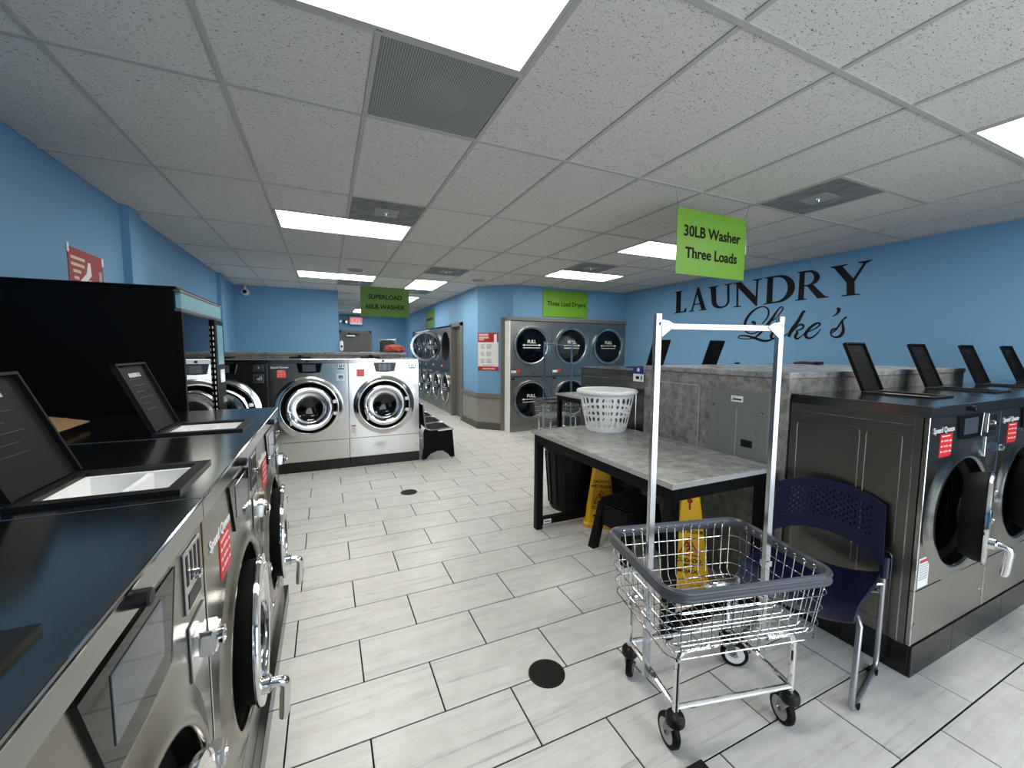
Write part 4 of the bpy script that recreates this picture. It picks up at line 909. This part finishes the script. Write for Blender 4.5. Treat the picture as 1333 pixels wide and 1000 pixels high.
# ------------------------------------------------------------------ bin, caution signs, stool, bucket, mat, drains
t = thing('waste_bin', 'large dark green plastic bin under the table', 'bin', (2.17, 3.36, 0))
b = nb(); lathe(b, [(.001, .0), (.185, .0), (.20, .02), (.225, .35), (.243, .58), (.258, .585), (.262, .66), (.25, .665), (.236, .6), (.2, .06), (.001, .05)], 40); obj('bin_body', b, 'bin_green', t)
b = nb()
for k in range(16): a = k*PI/8; tube(b, [(.206*math.cos(a), .206*math.sin(a), .05), (.245*math.cos(a), .245*math.sin(a), .56)], .008, 5)
obj('rib', b, 'bin_green', t)
b = nb()
for s in (-1, 1): box(b, s*.255-.02, -.06, .60, s*.255+.02, .06, .63, .008, 2)
obj('handle', b, 'bin_green', t)
def wet_sign(label, loc, rz, k):
    t = thing('caution_floor_sign', label, 'caution sign', loc, rz, 'yellow wet floor cones')
    # four-sided tapering sign tower
    b = nb(); hw = [(.0, .15, .13), (.03, .15, .13), (.045, .13, .115), (.58, .062, .052), (.62, .058, .048), (.63, .05, .04)]; rows = []
    for z, wx, wy in hw: 
        c = .25; rows.append([b.verts.new(p) for p in ((-wx*(1-c), -wy, z), (wx*(1-c), -wy, z), (wx, -wy*(1-c), z), (wx, wy*(1-c), z), (wx*(1-c), wy, z), (-wx*(1-c), wy, z), (-wx, wy*(1-c), z), (-wx, -wy*(1-c), z))])
    for a, c in zip(rows[:-1], rows[1:]):
        for i in range(8): b.faces.new((a[i], a[(i+1) % 8], c[(i+1) % 8], c[i]))
    b.faces.new(rows[-1]); b.faces.new(rows[0][::-1]); obj('sign_body', b, 'wet_yellow', t, smooth=20)
    tilt = math.atan2(.063, .535); fy = lambda z: -(.115-(z-.045)*.063/.535)-.0015
    rot = (PI/2-tilt, 0, 0)
    lines = [('CAUTION', .40, .031), ('WET FLOOR', .36, .031), ('CUIDADO', .175, .033), ('PISO', .14, .033), ('MOJADO', .105, .033)]
    for s, z, sz in lines: text(s, sz, 'ink', t, (0, fy(z), z), rot, bold=.0007)
    b = nb(); z0, z1 = .21, .325
    tri = [Vector((-.062, fy(z0), z0)), Vector((.062, fy(z0), z0)), Vector((0, fy(z1), z1))]
    tube(b, tri, .006, 6, closed=True)
    P = lambda x, z: Vector((x, fy(z)-.001, z))
    lathe(b, [(.002, -.002), (.009, 0), (.002, .002)], 8, 'Y', P(-.006, .288)); tube(b, [P(-.004, .278), P(.006, .255), P(-.012, .232)], .005, 5); tube(b, [P(.006, .255), P(.03, .236)], .0045, 5); tube(b, [P(0, .272), P(.024, .268)], .0035, 5); tube(b, [P(0, .272), P(-.02, .262)], .0035, 5)
    obj('warning_symbol', b, 'dark_red', t)
    b = nb(); lathe(b, [(.016, -.002), (.016, 0), (.001, .001)], 14, 'Y', P(0, .56)); tube(b, [P(0, .545), P(0, .505)], .005, 6); obj('keyhole_symbol', b, 'dark_red', t); return t
wet_sign('yellow wet floor sign seen through the wire cart', (2.19, 1.93, 0), math.radians(-40), 0)
wet_sign('yellow wet floor sign behind the black stool under the table', (2.20, 2.90, 0), math.radians(-34), 1)
t = thing('step_stool', 'black plastic step stool under the table', 'stool', (2.10, 2.42, 0), math.radians(8))
b = nb(); box(b, -.17, -.14, .37, .17, .14, .405, .012, 2); obj('seat', b, 'stool_black', t)
for sx in (-1, 1):
    for sy in (-1, 1):
        b = nb(); prism(b, [(-.03, -.03), (.03, -.03), (.03, .03), (-.03, .03)], 0, 1, lambda u, v, d: (sx*(.20-.055*d)+u*(1-.1*d), sy*(.165-.045*d)+v*(1-.1*d), .372*d)); obj('leg', b, 'stool_black', t, smooth=0)
b = nb()
for sx in (-1, 1): prism(b, [(-.12, .20), (.12, .20), (.11, .37), (-.11, .37)], sx*.162, sx*.172, YZ)
for sy in (-1, 1): prism(b, [(-.14, .22), (.14, .22), (.13, .37), (-.13, .37)], sy*.132, sy*.142, XZ)
obj('apron', b, 'stool_black', t, smooth=0)
t = thing('mop_bucket', 'pale bucket on the floor behind the second table', 'bucket', (4.55, 6.15, 0))
b = nb(); lathe(b, [(.001, 0), (.11, 0), (.12, .01), (.15, .29), (.165, .29), (.165, .30), (.145, .30), (.115, .02), (.001, .015)], 28); obj('pail', b, 'bucket_pink', t)
b = nb(); tube(b, [(.155*math.cos(a), .155*math.sin(a)*.3-.12*math.sin(a), .29-.05*math.sin(a)) for a in [PI*k/10 for k in range(11)]], .004, 6); obj('bail_handle', b, 'chrome_dull', t)
b = nb(); box(b, .62, .40, .0005, 1.245, .99, .012, .003); tag(obj('door_mat', b, 'mat_black'), 'black floor mat corner at the bottom edge', 'mat')
for k, (x, y, r, lb) in enumerate(((.919, 1.595, .088, 'round floor drain in the foreground tiles'), (.778, 4.38, .088, 'round floor drain further down the aisle'))):
    t = thing('floor_drain', lb, 'drain', (x, y, 0), 0, 'floor drains')
    b = nb(); lathe(b, [(r, .0003), (r, .003), (r-.008, .003), (r-.01, .0006)], 36); obj('rim', b, 'drain_metal', t)
    b = nb(); lathe(b, [(r-.009, .0012), (.001, .0012)], 36); g_ = obj('sump', b, 'black_void', t)
    b = nb()
    for q in range(-5, 6):
        yy = q*r*.17; xx = math.sqrt(max((r-.009)**2-yy*yy, 0)); box(b, -xx, yy-.0022, .0012, xx, yy+.0022, .0026); box(b, yy-.0022, -xx, .0012, yy+.0022, xx, .0026)
    obj('grate', b, 'drain_metal', t, smooth=0)

# ------------------------------------------------------------------ wire laundry cart
def make_cart(label, loc, rz, tallpole=True):
    t = thing('laundry_cart', label, 'laundry cart', loc, rz, 'wire laundry carts')
    def rr(w, d, z, r=.07, n=6):
        out = []
        for cx, cy, s in ((w-r, d-r, 0), (-w+r, d-r, 1), (-w+r, -d+r, 2), (w-r, -d+r, 3)):
            for k in range(n+1): a = PI/2*(s+k/n); out.append((cx+r*math.cos(a), cy+r*math.sin(a), z))
        return out
    W0, D0, Z0, W1, D1, Z1 = .325, .235, .43, .35, .265, .685
    lv = lambda f: (W0+(W1-W0)*f, D0+(D1-D0)*f, Z0+(Z1-Z0)*f)
    b = nb(); tube(b, rr(W1, D1, Z1, .075, 8), .013, 8, closed=True, ry=.026); tube(b, rr(W1+.006, D1+.006, Z1-.013, .078, 8), .009, 6, closed=True); tube(b, rr(W1+.006, D1+.006, Z1+.013, .078, 8), .009, 6, closed=True)
    bu = obj('bumper_rim', b, 'bumper_grey', t, smooth=60)
    b = nb(); per = rr(W1-.012, D1-.012, Z1+.004, .065, 1)
    for s in (-1, 1):
        for k in range(13): lathe(b, [(.004, 0), (.009, -s*.002), (.006, -s*.006)], 8, 'Y', (-.27+k*.045, s*(D1-.012), Z1+.004))
        for k in range(9): lathe(b, [(.004, 0), (.009, -s*.002), (.006, -s*.006)], 8, 'X', (s*(W1-.012), -.18+k*.045, Z1+.004))
    obj('rim_stud', b, 'chrome_dull', bu)
    b = nb()
    for f, r in ((0, .0032), (.22, .0032), (.48, .0028), (.74, .0028)): w, d, z = lv(f); tube(b, rr(w, d, z, .05, 4), r*.85, 6, closed=True)
    w0, d0, z0 = lv(0); w1, d1, z1 = lv(1)
    for k in range(15):
        x = -1+2*(k+.5)/15; r = .0018
        tube(b, [(x*(w1-.02), -d1+.01, z1), (x*(w0-.02), -d0+.003, z0+.03), (x*(w0-.02), -d0+.03, z0), (x*(w0-.02), d0-.03, z0), (x*(w0-.02), d0-.003, z0+.03), (x*(w1-.02), d1-.01, z1)], r, 5)
    for k in range(11):
        y = -1+2*(k+.5)/11
        tube(b, [(-w1+.01, y*(d1-.02), z1), (-w0+.003, y*(d0-.02), z0+.03), (-w0+.03, y*(d0-.02), z0), (w0-.03, y*(d0-.02), z0), (w0-.003, y*(d0-.02), z0+.03), (w1-.01, y*(d1-.02), z1)], .0018, 5)
    obj('wire_basket', b, 'chrome', t)
    for sx in (-1, 1):
        for sy in (-1, 1):
            b = nb(); tube(b, [(sx*.13, sy*.18, .418), (sx*.215, sy*.18, .418), (sx*.245, sy*.18, .41), (sx*.258, sy*.18, .385), (sx*.26, sy*.18, .34), (sx*.26, sy*.18, .15)], .0125, 10); lg = obj('leg', b, 'chrome', t)
    for a, c in (((-.26, -.18), (.26, -.18)), ((-.26, .18), (.26, .18)), ((-.26, -.18), (-.26, .18)), ((.26, -.18), (.26, .18))):
        b = nb(); tube(b, [(a[0], a[1], .19), (c[0], c[1], .19)], .0115, 10); obj('crossbar', b, 'chrome', t)
    for k, (sx, sy, an) in enumerate(((-1, -1, 90), (1, -1, 82), (-1, 1, 55), (1, 1, -30))):
        a = math.radians(an); cx, cy = sx*.26, sy*.18; dx, dy = math.cos(a), math.sin(a); px, py = -dy, dx
        b = nb(); lathe(b, [(.012, .165), (.032, .16), (.036, .15), (.036, .13), (.03, .122), (.001, .12)], 20, 'Z', (cx, cy, 0)); cs = obj('caster', b, 'black_plastic', t)
        wc = Vector((cx+dx*.036, cy+dy*.036, .062))
        b = nb()
        for s in (-1, 1):
            o_ = Vector((px, py, 0))*(s*.021); v = [b.verts.new(Vector(p)+o_) for p in ((cx-dx*.025, cy-dy*.025, .125), (cx+dx*.03, cy+dy*.03, .125), (wc.x+dx*.015, wc.y+dy*.015, .055), (wc.x-dx*.015, wc.y-dy*.015, .055))]; b.faces.new(v)
        bmesh.ops.solidify(b, geom=list(b.faces), thickness=.003); cyl(b, wc+Vector((px, py, 0))*-.026, wc+Vector((px, py, 0))*.026, .008, 10); obj('caster_fork', b, 'chrome_dull', cs, smooth=30)
        M = Matrix(((dx, px, 0, wc.x), (dy, py, 0, wc.y), (0, 0, 1, wc.z), (0, 0, 0, 1)))
        b = nb(); lathe(b, [(.044, -.014), (.056, -.015), (.061, -.010), (.062, 0), (.061, .010), (.056, .015), (.044, .014)], 28, 'Y'); b.transform(M); obj('wheel_tyre', b, 'rubber', cs, smooth=60)
        b = nb(); lathe(b, [(.008, -.016), (.03, -.012), (.034, -.014), (.045, -.014), (.045, .014), (.034, .014), (.03, .012), (.008, .016)], 28, 'Y'); b.transform(M); obj('wheel_hub', b, 'label_tag' if sy > 0 and sx > 0 else 'chair_tube', cs, smooth=40)
    for s in (-1, 1):
        b = nb(); box(b, s*.283-.013, -.011, .17, s*.283+.013, .011, 1.69, .0015); pl = obj('pole', b, 'alu', t)
        b = nb(); prism(b, [(s*.27, 1.665), (s*.27, 1.60), (s*.235, 1.628), (s*.215, 1.645), (s*.24, 1.66)], -.014, -.0115, XZ); lathe(b, [(.007, -.017), (.004, -.0185), (.001, -.0185)], 8, 'Y', (s*.275, 0, 1.65)); obj('pole_bracket', b, 'chrome', pl)
        b = nb(); box(b, s*.283-.018, -.016, .60, s*.283+.018, .016, .625, .002); obj('pole_clamp', b, 'chrome_dull', pl)
    b = nb(); box(b, -.272, -.010, 1.628, .272, .010, 1.652, .0015); obj('hanger_bar', b, 'alu', t)
    return t
ct = make_cart('chrome wire laundry cart with hanging bar in the right foreground', (1.468, 1.172, 0), math.radians(-13))
ct2 = copy_tree(ct, 'second wire laundry cart in front of the back dryers', (3.63, 6.05, 0), math.radians(4))
for ch in ct2.children: ch.hide_render = False

# ------------------------------------------------------------------ navy chair (faces -X), right side toward camera
t = thing('stacking_chair', 'navy plastic chair with perforated back and silver sled legs', 'chair', (2.15, 1.16, 0), math.radians(-90+13))
# local: faces -Y after rotation => local front is -y, x across (width .5)
def seatfn(u, v):
    x = u*.235; y = -.23+.45*v; z = .445-.03*(1-u*u)*1.0+.02*(abs(u)**3)
    if v < .18: z -= .05*((.18-v)/.18)**2
    z += .02*(v > .8)*(v-.8)/.2
    return Vector((x, y, z))
us = [-1+2*k/16 for k in range(17)]; vs = [k/14 for k in range(15)]
b = nb(); panel_grid(b, seatfn, us, vs, set(), .012); obj('seat', b, 'chair_navy', t, smooth=70)
def backfn(u, v):
    zt = .865-.06*abs(u)**2.2; zb = .60-.085*abs(u)**2.4
    z = zb+(zt-zb)*v; x = u*(.245-.012*v); y = .205+.045*(z-.5)/.36+.03*(1-u*u)
    return Vector((x, y, z))
us = [-1+2*k/30 for k in range(31)]; vs = [k/18 for k in range(19)]
holes = {(i, j) for i in range(3, 27) for j in range(5, 15) if (i+j) % 2 == 0}
b = nb(); panel_grid(b, backfn, us, vs, holes, .009, False, (.24, .08)); obj('backrest', b, 'chair_navy', t, smooth=70)
for s in (-1, 1):
    b = nb(); tube(b, [(s*.247, .215, .46), (s*.247, .228, .56)], .018, 10); obj('back_socket', b, 'chair_navy', t)
    b = nb(); X = s*.247
    pts = [(X, .228, .55), (X, .215, .46), (X, .215, .10), (X, .21, .04), (X, .195, .018), (X, .16, .0125), (X, -.16, .0125), (X, -.195, .018), (X, -.21, .04), (X, -.205, .10), (X, -.175, .38), (X*.95, -.16, .408), (X*.8, -.15, .415)]
    tube(b, pts, .0115, 10); lg = obj('leg_frame', b, 'chair_tube', t, smooth=60)
    b = nb()
    for y in (-.16, .15): box(b, X-.019, y-.012, .003, X-.0115, y+.012, .028, .003); box(b, X+.0115, y-.012, .003, X+.019, y+.012, .028, .003)
    obj('floor_glide', b, 'rubber', lg)
b = nb()
for y in (-.12, .13): tube(b, [(-.247 if y > 0 else -.2, y, .425 if y > 0 else .412), (-.2, y, .405), (.2, y, .405), (.247 if y > 0 else .2, y, .425 if y > 0 else .412)], .0105, 8)
tube(b, [(-.247, .213, .43), (-.22, .19, .425)], .010, 8); tube(b, [(.247, .213, .43), (.22, .19, .425)], .010, 8)
obj('seat_support', b, 'chair_tube', t)

# tiny repeated marks too small to pick apart
for o in bpy.data.objects:
    if o.name.split('.')[0] in ('price_strip', 'body_print', 'rim_stud', 'sticker_print', 'warning_print', 'coin_slot', 'screw', 'lid_print', 'print', 'rib', 'heading_print', 'grate'): o['kind'] = 'stuff'
